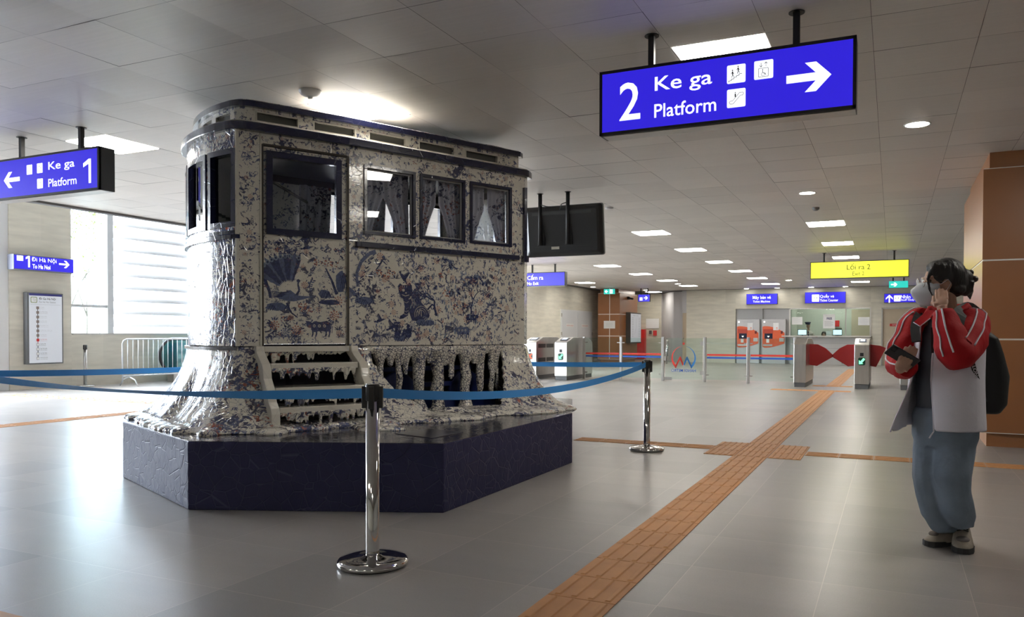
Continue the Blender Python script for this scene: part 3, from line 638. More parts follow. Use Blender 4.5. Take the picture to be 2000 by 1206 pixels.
for px in (-4.255, -3.86):
    g = MB(); g.tube([(px+.0, YT-.075, CZ), (px, YT-.075, 2.3)], .026, 14); g.lathe([(.042, CZ-.006), (.042, CZ)], (px, YT-.075, 0), 16); g.box(px-.05, px+.05, YT-.06, YT-.03, 2.3, 2.62); g.build('pole', black_matt, t)
g = MB(); g.tube([(-4.24, YT-.09, 2.83), (-4.15, YT-.11, 2.80), (-4.05, YT-.07, 2.79), (-4.03, YT-.05, 2.74)], .006, 8); g.tube([(-3.88, YT-.09, 2.84), (-3.94, YT-.1, 2.82), (-3.98, YT-.07, 2.74)], .006, 8); g.build('cable', black, t)
# ------------------------------------------------------------------ stanchions and tapes
tape_m = mk('blue_belt_webbing', (.03, .27, .70), .42, spec=.5, bump=(300, .1, .001))
def stanchion(loc, label, yaw=0):
    t = thing('queue_stanchion', loc, label, 'stanchion', 'polished steel queue stanchions')
    x, y, _ = loc
    g = MB(); g.lathe([(.168, .004), (.172, .010), (.172, .022), (.160, .032), (.12, .038), (.05, .043), (.040, .05)], (x, y, 0), 48); g.build('base', chrome, t)
    g = MB(); g.lathe([(.165, 0), (.165, .006)], (x, y, 0), 40); g.build('rubber_ring', black, t)
    g = MB(); g.lathe([(.034, .045), (.0325, .07), (.0325, .862)], (x, y, 0), 32); g.build('post', chrome, t)
    g = MB(); g.lathe([(.0335, .80), (.036, .805), (.036, .868), (.033, .876), (.01, .877)], (x, y, 0), 32)
    for k in range(4):
        m_ = Matrix.Translation((x, y, 0)) @ Matrix.Rotation(yaw+k*math.pi/2, 4, 'Z'); g.box(.028, .050, -.013, .013, .762, .868, m_)
    hd = g.build('belt_head', black, t, bevel=.002)
    g = MB(); g.lathe([(.0315, .877), (.0315, .880), (.01, .880)], (x, y, 0), 28); g.build('cap', chrome, hd)
    return t
S1, S2, S3, S4 = Vector((-2.298, 3.047, 0)), Vector((-2.172, 7.203, 0)), Vector((-5.95, 3.2, 0)), Vector((-6.25, 7.9, 0))
stanchion(S1, 'tall polished queue stanchion in the foreground before the tram steps', .5)
stanchion(S2, 'polished queue stanchion between the tram and the tactile crossing', .3)
def belt(p, q, sag, label, tw=0, n=40, z0=.832, z1=.832):
    g = MB(); d = (q-p); d.z = 0; L = d.length; dn = d.normalized(); a = []; sd = Vector((-dn.y, dn.x, 0)); rows = []
    for i in range(n+1):
        f = i/n; c = p+dn*(.05+(L-.1)*f); c.z = z0+(z1-z0)*f - sag*4*f*(1-f)
        an = tw*(1-math.cos(2*math.pi*f))/2; up = Vector((0, 0, 1))*math.cos(an)+sd*math.sin(an); th = sd*math.cos(an)*.0012
        rows.append([c-up*.024-th, c+up*.024-th, c+up*.024+th, c-up*.024+th])
    g.grid(rows, close=True, cap=True)
    return tag(g.build('retractable_belt', tape_m), label, 'barrier belt', 'blue barrier belts')
belt(S1, S2, .11, 'blue belt from the foreground stanchion to the one near the tactile crossing', .25)
belt(S1, S3, .055, 'blue belt running past the tram steps out to the side of the bright window', 1.1)
belt(S2, S4, .03, 'blue belt passing behind the tram toward the fare gates side', .2)
belt(S3, S4, .05, 'blue belt behind the tram in front of the beige pier', 0)
t = stanchion(S4, 'queue stanchion standing hidden behind the porcelain tram')
stanchion(S3, 'queue stanchion just beyond the photo edge beside the plinth')
x, y, _ = onZ(151, 754); y = 10.72; x = -15.45
t = thing('queue_stanchion', (x, y, 0), 'plain steel queue stanchion without belt against the low wall by the pier', 'stanchion')
g = MB(); g.lathe([(.17, 0), (.17, .02), (.15, .035), (.04, .045)], (x, y, 0), 32); g.build('base', steel, t)
g = MB(); g.lathe([(.033, .04), (.033, .8)], (x, y, 0), 20); g.build('post', steel, t)
g = MB(); g.lathe([(.036, .78), (.04, .79), (.04, .87), (.03, .88)], (x, y, 0), 20); g.box(x+.02, x+.055, y-.06, y-.02, .79, .87); g.build('belt_head', black, t)
# ------------------------------------------------------------------ crowd barrier and escalator end on the left
galv = mk('pale_galvanised_steel', (.62, .64, .66), .4, .6)
t = thing('crowd_barrier', (-14.75, 12.1, 0), 'galvanised crowd barrier with thin upright bars before the escalator', 'crowd barrier')
xb = -14.75; ya, yb_ = 11.05, 13.15
g = MB(); r = .1; P_ = [(xb, ya, .10), (xb, ya, 1.0-r), (xb, ya+.03, 1.0-.03), (xb, ya+r, 1.0), (xb, yb_-r, 1.0), (xb, yb_-.03, .97), (xb, yb_, 1.0-r), (xb, yb_, .10)]
g.tube(P_, .016, 10); g.tube([(xb, ya, .22), (xb, yb_, .22)], .014, 8); g.build('frame', galv, t)
for k in range(1, 17): g = MB(); yy = ya+(yb_-ya)*k/17; g.tube([(xb, yy, .22), (xb, yy, 1.0)], .007, 8); g.build('bar', galv, t)
for yy in (ya+.15, yb_-.15): g = MB(); g.tube([(xb-.28, yy, .01), (xb-.18, yy, .14), (xb, yy, .20), (xb+.18, yy, .14), (xb+.28, yy, .01)], .013, 8); g.build('foot', galv, t)
xe = -15.2
t = thing('escalator', (xe, 13.3, 0), 'rounded glass balustrade end of an escalator behind the crowd barrier', 'escalator')
rub = mk('black_rubber', (.012, .012, .014), .45); tealg = glass_mat('teal_glass', (.35, .62, .66), 1)
arcp = lambda R: [(xe, 12.32+.38-R*math.sin(a), .62+R*math.cos(a)) for a in [math.radians(180-7.5*k) for k in range(25)]]
for off in (0,):
    g = MB(); pts = [(xe, 15.5, .62-.38)]+arcp(.38)+[(xe, 15.5, 1.0)]; g.tube(pts, .035, 10); g.build('handrail', rub, t)
    g = MB(); pts = [Vector(p) for p in arcp(.345)]+[Vector((xe, 15.5, .965)), Vector((xe, 15.5, .275))]; g.prism([p+Vector((-.006, 0, 0)) for p in pts], (.012, 0, 0)); g.build('glass_panel', tealg, t)
    g = MB(); g.box(xe-.1, xe+.1, 12.6, 15.5, 0, .25); g.build('skirt', steel_sat, t)
    g = MB(); g.box(xe-.22, xe-.2, 12.7, 15.5, .1, .9); g.build('inner_panel', mk('teal_panel', (.22, .5, .55), .3), t)
# ------------------------------------------------------------------ fare gates
YG = 17.40
M_gatered = mk('deep_red_flap', (.30, .012, .014), .4)
lit_g = mk('lit_green', (.02, .3, .1), .5, emit=(.25, .95, .5), es=1.4); lit_r = mk('lit_red_cross', (.4, .02, .01), .5, emit=(1, .12, .05), es=1.3); dark_g = mk('dark_green_lens', (.0, .05, .03), .3)
def gate(x0, x1, label, flapR=0, flapL=0, mark=None, screen=True, L=1.75, shut=True):
    t = thing('fare_gate', ((x0+x1)/2, YG+L/2, 0), label, 'fare gate', 'steel fare gates')
    g = MB(); prof = [(YG, .10), (YG, .93), (YG+.02, .945), (YG+.42, 1.06), (YG+L-.42, 1.06), (YG+L-.02, .945), (YG+L, .93), (YG+L, .10)]
    g.prism([(x0, y, z) for y, z in prof], (x1-x0, 0, 0)); g.build('cabinet', steel, t, bevel=.006)
    g = MB(); g.box(x0+.012, x1-.012, YG+.02, YG+L-.02, 0, .10); g.build('kick_plate', mk('dark_steel', (.12, .12, .12), .5, .5), t)
    if screen:
        nrm = Vector((0, -.115, .4)).normalized(); pl = Plane((x0+.06, YG+.10, .968+.004), (1, 0, 0), (0, .4, .115)); g = MB(); w = x1-x0-.12
        g.prism([pl.p(.02, .05), pl.p(w, .05), pl.p(w, .25), pl.p(.02, .25)], nrm*.008); sc = g.build('reader_frame', mk('dark_reader', (.05, .06, .09), .3), t)
        g = MB(); g.prism([pl.p(.05, .08, .009), pl.p(w-.03, .08, .009), pl.p(w-.03, .22, .009), pl.p(.05, .22, .009)], nrm*.003); g.build('screen', mk('lit_screen', (.4, .45, .5), .3, emit=(.55, .62, .72), es=.8), sc)
    c = (x0+x1)/2
    if screen: g = MB(); g.box(c-.035, c+.035, YG-.003, YG+.01, .69, .76); g.build('scanner_window', black, t)
    if mark:
        pl = Plane((c-.07, YG-.003, .50), (1, 0, 0), (0, 0, 1)); g = MB(); pl.rect(g, 0, .14, 0, .16, .001, 1, r=.03)
        if mark == 'x':
            pl.line(g, .02, .02, .12, .14, .035, .003); pl.line(g, .12, .02, .02, .14, .035, .003)
        else:
            pl.line(g, .12, .14, .05, .055, .045, .003); pl.poly(g, [(.015, .02), (.015, .11), (.10, .03)], .003)
        g.build('signal_lens', [lit_r if mark == 'x' else lit_g, dark_g], t, norecalc=True)
    for sgn, xx in ((1, x1), (-1, x0)):
        if (flapR if sgn > 0 else flapL):
            g = MB(); yy = YG+.80; W_ = .52 if shut else .06
            pts = [(xx, yy, .93), (xx+sgn*.18*W_/.52, yy, .925), (xx+sgn*.34*W_/.52, yy, .84), (xx+sgn*W_, yy, .665), (xx+sgn*.16*W_/.52, yy, .44), (xx, yy, .46)]
            if (flapR if sgn > 0 else flapL) == 2: pts = [(xx, yy, .93), (xx+sgn*.20, yy, .905), (xx+sgn*.315, yy, .855), (xx+sgn*.12, yy, .44), (xx, yy, .46)]
            g.prism(pts, (0, .04, 0)); g.build('flap', M_gatered, t, bevel=.004)
        elif sgn > 0 and mark == 'x':
            for z_ in (.79, .44):
                for y_ in (.12, .62): g = MB(); g.box(xx, xx+.004, YG+y_, YG+y_+.44, z_, z_+.10); g.build('flap_slot', black, t)
    return t
gate(-1.95, -1.70, 'steel fare gate beside the glass barrier with a red flap and no screen', 1, 0, None, False)
gate(-.73, -.44, 'steel fare gate with lit screen and green arrow below the yellow sign', 2, 1, 'a')
gate(.52-.37, .44, 'steel fare gate mostly hidden behind the person in the red jacket', 0, 0, None, True)
gate(-7.62, -7.29, 'steel fare gate with green arrow at the glass barrier end of the left group', 0, 0, 'a')
gate(-8.47, -8.12, 'steel fare gate with red cross light next to the tram skirt', 0, 0, 'x')
gate(-9.65, -9.32, 'steel fare gate largely hidden behind the tram skirt', 0, 0, None)
o = [x for x in bpy.data.objects if x.get('label') == 'steel fare gate with green arrow at the glass barrier end of the left group'][0]
g = MB(); g.box(-7.86, -7.62, YG+.78, YG+.95, .46, .94); g.build('flap', M_gatered, o, bevel=.01)
# ------------------------------------------------------------------ glass barrier with door
YW = 18.3; M_post = steel
stripe_r = mk('red_film_stripe', (.62, .035, .02), .5); stripe_b = mk('blue_film_stripe', (.01, .09, .45), .5)
t = thing('glass_barrier', (-6.2, YW, 0), 'waist high glass barrier with red and blue stripes by the left fare gates', 'glass barrier')
def bpost(x, par, clamps=(-1, 1)):
    g = MB(); g.box(x-.03, x+.03, YW-.03, YW+.03, 0, 1.075); p = g.build('post', M_post, par, bevel=.004)
    for s in clamps:
        for z in (.17, .93): g = MB(); g.box(min(x, x+s*.10), max(x, x+s*.10), YW-.018, YW-.006, z-.012, z+.012); g.build('glass_clamp', steel, p)
def bpane(x0, x1, par):
    g = MB(); g.box(x0, x1, YW-.005, YW+.005, .06, 1.05); p = g.build('glass_panel', glass, par)
    g = MB(); g.box(x0+.01, x1-.01, YW-.008, YW-.006, .63, .675); g.m(1).box(x0+.01, x1-.01, YW-.008, YW-.006, .565, .605); g.build('film_stripe', [stripe_r, stripe_b], p)
for x in (-7.19, -6.2, -5.12): bpost(x, t, (-1, 1) if x == -6.2 else ((1,) if x < -7 else (-1,)))
bpane(-7.15, -6.24, t); bpane(-6.16, -5.16, t)
t = thing('glass_barrier', (-3.0, YW, 0), 'waist high glass barrier with red and blue stripes in front of the ticket machines', 'glass barrier')
for x in (-4.09, -3.07, -2.02): bpost(x, t, (-1, 1) if x == -3.07 else ((1,) if x < -4 else (-1,)))
bpane(-4.05, -3.11, t); bpane(-3.03, -2.06, t)
t = thing('glass_door', (-4.6, YW, 0), 'clear glass swing door carrying the round metro emblem seen in reverse', 'glass door')
g = MB(); g.box(-5.06, -4.15, YW-.005, YW+.005, .05, 1.05); pn = g.build('glass_leaf', glass, t)
g = MB()
for y in (YW-.05, YW+.05): g.tube([(-5.02, y, .42), (-5.02, y, 1.01)], .012, 12)
for z in (.5, .93): g.tube([(-5.02, YW-.05, z), (-5.02, YW+.05, z)], .009, 8)
g.build('pull_handle', chrome, t)
g = MB()
for z in (.22, .92): g.box(-4.20, -4.115, YW-.02, YW+.02, z-.05, z+.05)
g.build('hinge', steel, t)
g = MB(); g.box(-5.1, -4.9, YW-.02, YW+.02, .03, .10); g.box(-5.09, -4.98, YW-.02, YW+.02, .5, .6); g.build('lock', steel, t)
pl = Plane((-4.605, YW-.006, .58), (1, 0, 0), (0, 0, 1)); g = MB()
pl.arc(g, 0, -.02, .30, .004, .045, 100, 205, .002, 0); pl.arc(g, 0, -.02, .30, .045, .05, 205, 222, .002, 0); pl.arc(g, 0, -.02, .30, .004, .045, 80, -25, .002, 1); pl.arc(g, 0, -.02, .30, .045, .05, -25, -42, .002, 1)
for s, mi in ((-1, 0), (1, 1)):
    X = lambda a: s*a
    pl.poly(g, [(X(.285), -.10), (X(.235), -.10), (X(.175), -.255), (X(.20), -.255)], .003, mi); 
    pl.poly(g, [(X(.24), -.13), (X(.20), -.255), (X(.16), -.255), (X(.20), -.13)], .003, mi) if 0 else None
    for o_ in (0, .042): pl.line(g, X(.20-o_*.2), -.255+o_, X(.085), .02+o_*.9-.04, .026, .003, mi); pl.line(g, X(.085), .02+o_*.9-.04, X(.012), -.19+o_*.8, .026, .003, mi)
st = []
for k in range(10): a = math.radians(90+36*k); r = .045 if k % 2 == 0 else .019; st.append((r*math.cos(a), .335+r*math.sin(a)))
pl.poly(g, st, .003, 0)
plm = Plane((-4.605, YW-.006, .58), (-1, 0, 0), (0, 0, 1))
tb = MB(); text_into(tb, 'HANOI METRO', (-4.605+.30, YW-.009, .23), (-1, 0, 0), (0, 0, 1), .60, .07, .008, 0)
tb.build('emblem_lettering', stripe_b, pn, norecalc=True)
g.build('emblem', [stripe_r, mk('mid_blue_film', (.02, .16, .42), .5)], pn, norecalc=True)
# ------------------------------------------------------------------ ticket machines
M_tm = mk('silver_machine_front', (.52, .52, .53), .4, .3); M_or = mk('orange_machine_plastic', (.75, .12, .035), .4); M_nav = mk('dark_screen', (.02, .022, .05), .2)
def ticket_machine(x0, label):
    t = thing('ticket_machine', (x0+.45, YB+.0, 0), label, 'ticket machine', 'orange fronted ticket machines')
    yf = YB-.08
    g = MB(); g.box(x0, x0+.90, yf, YB+.1, 0, 1.765); g.build('body', M_tm, t, bevel=.01)
    pl = Plane((x0, yf-.001, 0), (1, 0, 0), (0, 0, 1))
    g = MB(); pts = [(.02, .67), (.02, 1.47)]
    for k in range(9): q = k/8; pts.append((.10+.75*q, 1.49-.26*q**2.2))
    pts += [(.86, 1.2), (.86, .86)]
    for k in range(9): q = k/8; pts.append((.85-.75*q, .80-.17*math.sin(q*math.pi/2)))
    g.prism([pl.p(a, b_, 0) for a, b_ in pts], (0, -.03, 0)); of = g.build('orange_fascia', M_or, t)
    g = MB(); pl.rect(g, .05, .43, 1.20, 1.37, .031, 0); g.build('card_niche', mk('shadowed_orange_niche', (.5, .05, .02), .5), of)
    g = MB(); g.box(x0+.10, x0+.41, yf-.045, yf-.03, .99, 1.20); s = g.build('screen', M_nav, of)
    g = MB(); pl.poly(g, [(.20, 1.10), (.30, 1.10), (.25, 1.04)], .047, 0); g.build('screen_mark', white_l, s, norecalc=True)
    g = MB(); pl.rect(g, .17, .28, .83, .98, .033, 0); pl.rect(g, .43, .64, 1.33, 1.62, .033, 0); pl.rect(g, .54, .60, 1.42, 1.44, .035, 1); pl.rect(g, .54, .60, 1.37, 1.39, .035, 1); g.build('paper_notice', [paper, M_or], of, norecalc=True)
    g = MB(); g.box(x0+.05, x0+.40, yf-.04, yf-.03, .70, .77); g.build('ticket_tray', steel_sat, of)
    g = MB(); g.box(x0+.67, x0+.84, yf-.045, yf-.03, .88, 1.02); g.build('banknote_slot', steel, of)
    g = MB(); g.box(x0+.72, x0+.80, yf-.045, yf-.03, 1.19, 1.30); g.build('card_reader', mk('dark_red_reader', (.16, .01, .01), .3), of)
    g = MB(); pl.disc(g, .085, 1.66, .035, .002, 0); g.build('status_lamp', white_l, t, norecalc=True)
    g = MB(); pl.text(g, 'MÁY BÁN VÉ TỰ ĐỘNG', .2, 1.68, .48, .025, 0); pl.text(g, 'Ticket Machine', .25, 1.64, .3, .02, 0); g.build('lettering', ink_grey, t, norecalc=True)
ticket_machine(-5.74, 'orange ticket machine on the side away from the counter')
ticket_machine(-4.74, 'orange ticket machine on the side next to the ticket counter')
# ------------------------------------------------------------------ ticket counter
M_cnt = mk('grey_counter_cladding', (.46, .46, .45), .4, .2)
t = thing('ticket_counter', (-2.2, YB-.1, 0), 'long grey ticket counter with pale worktop under the office window', 'counter')
g = MB(); g.box(-3.66, -.77, YB-.12, YB+.24, 0, 1.06); g.build('front_panel', M_cnt, t)
g = MB()
for z in (.30, .62, .82): g.box(-3.6, -.8, YB-.135, YB-.12, z, z+.012)
g.build('panel_joint', mk('joint_grey', (.3, .3, .3), .5), t)
g = MB(); g.prism([(-3.95, YB-.40, 1.075), (-.72, YB-.40, 1.075), (-.72, YB+.5, 1.075), (-3.66, YB+.5, 1.075), (-3.66, YB-.1, 1.075), (-3.95, YB-.1, 1.075)], (0, 0, .04)); g.build('worktop', mk('pale_worktop', (.62, .61, .58), .35), t)
g = MB()
for x in (-1.75, -1.35): g.tube([(x, YB-.14, .05), (x, YB-.22, .28), (x+.1, YB-.22, .28)], .012, 8)
g.box(-1.3, -.85, YB-.16, YB-.12, .05, .25); g.build('foot_heater', steel_sat, t)
wo = thing('office_window', (-2.2, YB+.1, 1.12), 'steel framed glass window of the ticket office', 'window')
g = MB()
for a, b_, c, d in ((-3.72, -3.66, 1.115, 2.19), (-.79, -.74, 1.115, 2.19), (-3.72, -.74, 2.15, 2.2), (-1.66, -1.62, 1.115, 2.15)): g.box(a, b_, YB-.02, YB+.06, c, d)
g.build('window_frame', steel, wo)
g = MB(); g.box(-3.66, -1.66, YB+.015, YB+.022, 1.13, 2.15); g.box(-1.62, -.79, YB+.035, YB+.042, 1.13, 2.15); g.build('window_pane', glass, wo)
lo = thing('ceiling_light', (-2.2, YB+1.6, CZ-.004), 'unseen ceiling light added to brighten the ticket office', 'ceiling light')
g = MB(); g.box(-3.1, -1.3, YB+1.3, YB+1.9, CZ-.02, CZ-.004); g.build('housing', M_trim, lo); g = MB(); g.box(-3.07, -1.33, YB+1.33, YB+1.87, CZ-.024, CZ-.02); g.build('diffuser', mk('office_fill_diffuser', (.9, .9, .9), .5, emit=(1, .97, .9), es=12), lo)  # office lamp out of view, added to brighten the interior
def notice(x0, x1, z0, z1, label, kind, y=YB+.008):
    t = thing('paper_notice', ((x0+x1)/2, y, z0), label, 'notice'); pl = Plane((x0, y, z0), (1, 0, 0), (0, 0, 1)); w, h = x1-x0, z1-z0
    g = MB(); g.box(x0, x1, y, y+.004, z0, z1); g.build('sheet', paper, t)
    g = MB()
    if kind == 'free':
        pl.text(g, 'FREE', w*.3, h*.62, w*.45, h*.16, .03)
        pl.text(g, 'THÔNG BÁO MIỄN PHÍ', w*.1, h*.88, w*.8, h*.04, 0, mi=1)
        for k in range(7): pl.line(g, w*.12, h*(.5-.055*k), w*(.88 if k % 3 else .7), h*(.5-.055*k), h*.012, .003, 1)
    else:
        for k in range(5): pl.line(g, w*.1, h*(.8-.13*k), w*(.85 if k % 2 else .6), h*(.8-.13*k), h*.02, .003, 1)
    g.build('print', [mk('navy_print', (.03, .03, .12), .5), ink_grey if kind == 'free' else mk('pale_print', (.6, .6, .62), .6)], t, norecalc=True)
notice(-2.458, -2.025, 1.40, 1.945, 'tall printed notice taped inside the middle of the office window', 'free')
notice(-3.62, -3.22, 1.55, 1.85, 'wide pale sheet taped on the office window near the ticket machines', 'plain')
notice(-1.20, -.80, 1.52, 1.83, 'wide pale sheet taped on the sliding pane beside the beige inner door', 'plain', YB+.028)
g = MB(); g.box(-1.55, -.8, YB+2.52, YB+2.58, 0, 2.2); tag(g.build('inner_door', M_door), 'beige door at the rear of the ticket office', 'door')
g = MB(); g.box(-2.2, -2.02, YB+2.56, YB+2.6, 1.5, 1.75); tag(g.build('fire_notice', red_ink), 'small red notice on the office rear wall', 'notice')
for x, lb in ((-3.25, 'lit computer monitor beside the attendant in the cap'), (-1.95, 'lit computer monitor near the middle of the office window')):
    t = thing('desk_monitor', (x, YB+.3, 1.115), lb, 'monitor', 'office desk monitors'); g = MB(); g.box(x-.17, x+.17, YB+.28, YB+.31, 1.14, 1.36); g.build('casing', black, t)
    g = MB(); g.box(x-.155, x+.155, YB+.272, YB+.282, 1.155, 1.345); g.build('screen', mk('lit_monitor', (.6, .7, .8), .4, emit=(.55, .72, .85), es=1.2), t)
    g = MB(); g.box(x-.08, x+.08, YB+.25, YB+.36, 1.115, 1.125); g.box(x-.02, x+.02, YB+.29, YB+.31, 1.12, 1.16); g.build('stand', black, t)
g = MB(); g.box(-2.36, -2.16, YB+.25, YB+.4, 1.115, 1.3); tag(g.build('card_printer', paper), 'white printer below the tall notice in the office window', 'printer')
g = MB(); g.box(-2.05, -1.8, YB+.45, YB+.6, 1.115, 1.42); tag(g.build('cash_box', mk('olive_grey', (.2, .23, .17), .5)), 'grey green box behind the middle office monitor', 'box')
# people in the office, seated behind the counter
def staff(x, y, z, lean, label, cap=True):
    t = thing('person', (x, y, 0), label, 'person')
    g = MB(); s = Vector((x, y, 0))
    g.tube([s+Vector((0, 0, .5)), s+Vector((0, 0, .8)), s+Vector((lean*.3, 0, z-.32)), s+Vector((lean*.5, 0, z-.22))], [.14, .15, .17, .08], 14)
    g.tube([s+Vector((lean*.5, 0, z-.24)), s+Vector((lean*.7, 0, z-.1))], [.05, .05], 10); g.ball(s+Vector((lean*.8, -.01, z)), (.075, .09, .11), 10)
    g.ball(s+Vector((lean*.8+.02, -.09, z-.01)), (.015, .02, .02), 6)
    for q in (-1, 1):
        a = s+Vector((lean*.3+q*.16, 0, z-.3)); b2 = a+Vector((q*.05, -.05, -.22)); c = b2+Vector((.1, -.22, .06)); g.tube([a, b2, c], [.055, .045, .03], 10); g.ball(c+Vector((.02, -.04, 0)), (.035, .045, .02), 8)
    body = link('body', remesh(g, .014, 3), mk('skin_tone_staff', (.42, .25, .17), .6) if 'skin_tone_staff' not in bpy.data.materials else bpy.data.materials['skin_tone_staff'], t)
    g = MB(); g.tube([s+Vector((0, 0, .5)), s+Vector((0, 0, .8)), s+Vector((lean*.3, 0, z-.32)), s+Vector((lean*.48, 0, z-.2))], [.155, .165, .185, .075], 16)
    for q in (-1, 1):
        a = s+Vector((lean*.3+q*.16, 0, z-.3)); b2 = a+Vector((q*.05, -.05, -.22)); g.tube([a, b2], [.07, .058], 10)
    link('shirt', remesh(g, .014, 3), mk('cream_shirt' if cap else 'dark_blouse', (.55, .5, .44) if cap else (.1, .09, .09), .8), t)
    if cap:
        g = MB(); g.prism([s+Vector((lean*.5-.02, -.17, z-.22)), s+Vector((lean*.5+.02, -.17, z-.22)), s+Vector((lean*.3+.035, -.2, z-.55)), s+Vector((lean*.3-.035, -.2, z-.55))], (0, .01, 0)); g.build('tie', mk('navy_cloth', (.02, .025, .07), .7), t)
        g = MB(); c = s+Vector((lean*.8-.02, 0, z+.07)); g.lathe([(.09, -.02), (.095, .02), (.12, .05), (.11, .075), (.03, .08)], c, 20); g.ball(c+Vector((.03, -.09, -.02)), (.07, .06, .012), 8); g.build('peaked_cap', bpy.data.materials['navy_cloth'], t)
    else:
        g = MB(); g.ball(s+Vector((lean*.8, .02, z+.02)), (.095, .11, .12), 12); g.build('hair', mk('dark_hair_staff', (.02, .012, .01), .5), t)
staff(-3.05, YB+.95, 1.52, -.05, 'person in cream shirt, navy tie and peaked cap seated behind the office window')
staff(-2.55, YB+1.1, 1.16, .05, 'person with dark hair bent low behind the counter next to the capped attendant', False)
# ------------------------------------------------------------------ things on the far left side
YR = 33.48
g = MB(); a, b_ = onY(1262, 623, YR), onY(1287, 642, YR); g.box(a.x, b_.x, YR-.01, YR, b_.z, a.z); tag(g.build('blank_poster', paper), 'blank white sheet on the wall beyond the far orange pillar', 'poster')
a, b_ = onY(1253, 644, YR), onY(1262, 700, YR)
t = thing('fire_hose_cabinet', ((a.x+b_.x)/2, YR-.15, 0), 'narrow tall red fire cabinet beside the far orange pillar', 'fire cabinet')
g = MB(); g.box(a.x-.35, b_.x, YR-.25, YR, .05, a.z); g.build('cabinet', mk('fire_red', (.65, .03, .03), .4), t)
g = MB(); g.box(a.x-.3, a.x+.02, YR-.26, YR-.25, 1.2, 1.4); g.build('label_plate', paper, t)
g = MB(); a, b_ = onY(1276, 646, YR), onY(1283, 656, YR); g.box(a.x, b_.x, YR-.04, YR, b_.z, a.z); tag(g.build('fire_call_point', mk('fire_red2', (.6, .05, .05), .4)), 'small red fire alarm point under the blank sheet', 'alarm')
g = MB(); a, b_ = onY(1268, 646, YR), onY(1273, 653, YR); g.box(a.x, b_.x, YR-.04, YR, b_.z, a.z); tag(g.build('door_button', mk('dark_grey_box', (.1, .1, .1), .4)), 'small dark wall box beside the red alarm point', 'switch')
t = thing('paper_notice', (-10.38, 29.19, 1.38), 'white paper notice stuck on the front of the far orange pillar', 'notice')
g = MB(); g.box(-10.62, -10.14, 29.18, 29.186, 1.38, 1.69); g.build('sheet', paper, t)
pl = Plane((-10.62, 29.178, 1.38), (1, 0, 0), (0, 0, 1)); g = MB()
for k in range(3): pl.line(g, .1, .2-.05*k, .38, .2-.05*k, .008, .002)
g.build('print', mk('faint_print2', (.5, .5, .5), .6), t, norecalc=True)
t = thing('information_board', (-9.86, 30.8, .78), 'framed metro map board on the side of the far orange pillar', 'information board')
g = MB(); g.box(-9.95, -9.76, 29.98, 31.45, .78, 2.05); g.build('case', mk('dark_board_case', (.06, .055, .05), .5), t)
g = MB(); g.box(-9.762, -9.754, 30.03, 31.40, .83, 2.0); pn = g.build('panel', mk('map_face', (.5, .52, .56), .3, emit=(.5, .52, .56), es=.3), t)
pl = Plane((-9.754, 30.03, .83), (0, 1, 0), (0, 0, 1)); g = MB()
for k in range(12):
    pl.line(g, .15, 1.0-.07*k, .35, 1.0-.07*k, .012, .001); pl.line(g, 1.05, 1.0-.07*k, 1.25, 1.0-.07*k, .012, .001)
pl.line(g, .5, .3, .7, .6, .012, .001, 0); pl.line(g, .7, .6, .75, 1.0, .012, .001, 0); pl.text(g, 'SƠ ĐỒ TUYẾN', .3, 1.08, .7, .05, 0)
g.build('printed_map', ink_grey, pn, norecalc=True)
t = thing('security_camera', (-9.75, 30.2, 2.6), 'small dark security camera on the side of the far orange pillar', 'camera')
g = MB(); g.box(-9.95, -9.85, 30.15, 30.3, 2.58, 2.7); g.tube([(-9.86, 30.2, 2.63), (-9.7, 30.1, 2.6)], .04, 10); g.build('housing', black, t)
# ================================================================== the porcelain tram on its plinth
TA = math.radians(25.2)
TY = Vector((math.sin(TA), math.cos(TA), 0)); TX = Vector((-math.cos(TA), math.sin(TA), 0)); TO = Vector((-4.34, 4.2, 0)) - .07*TX
def T(u, v, z=0): return TO + u*TX + v*TY + Vector((0, 0, z))
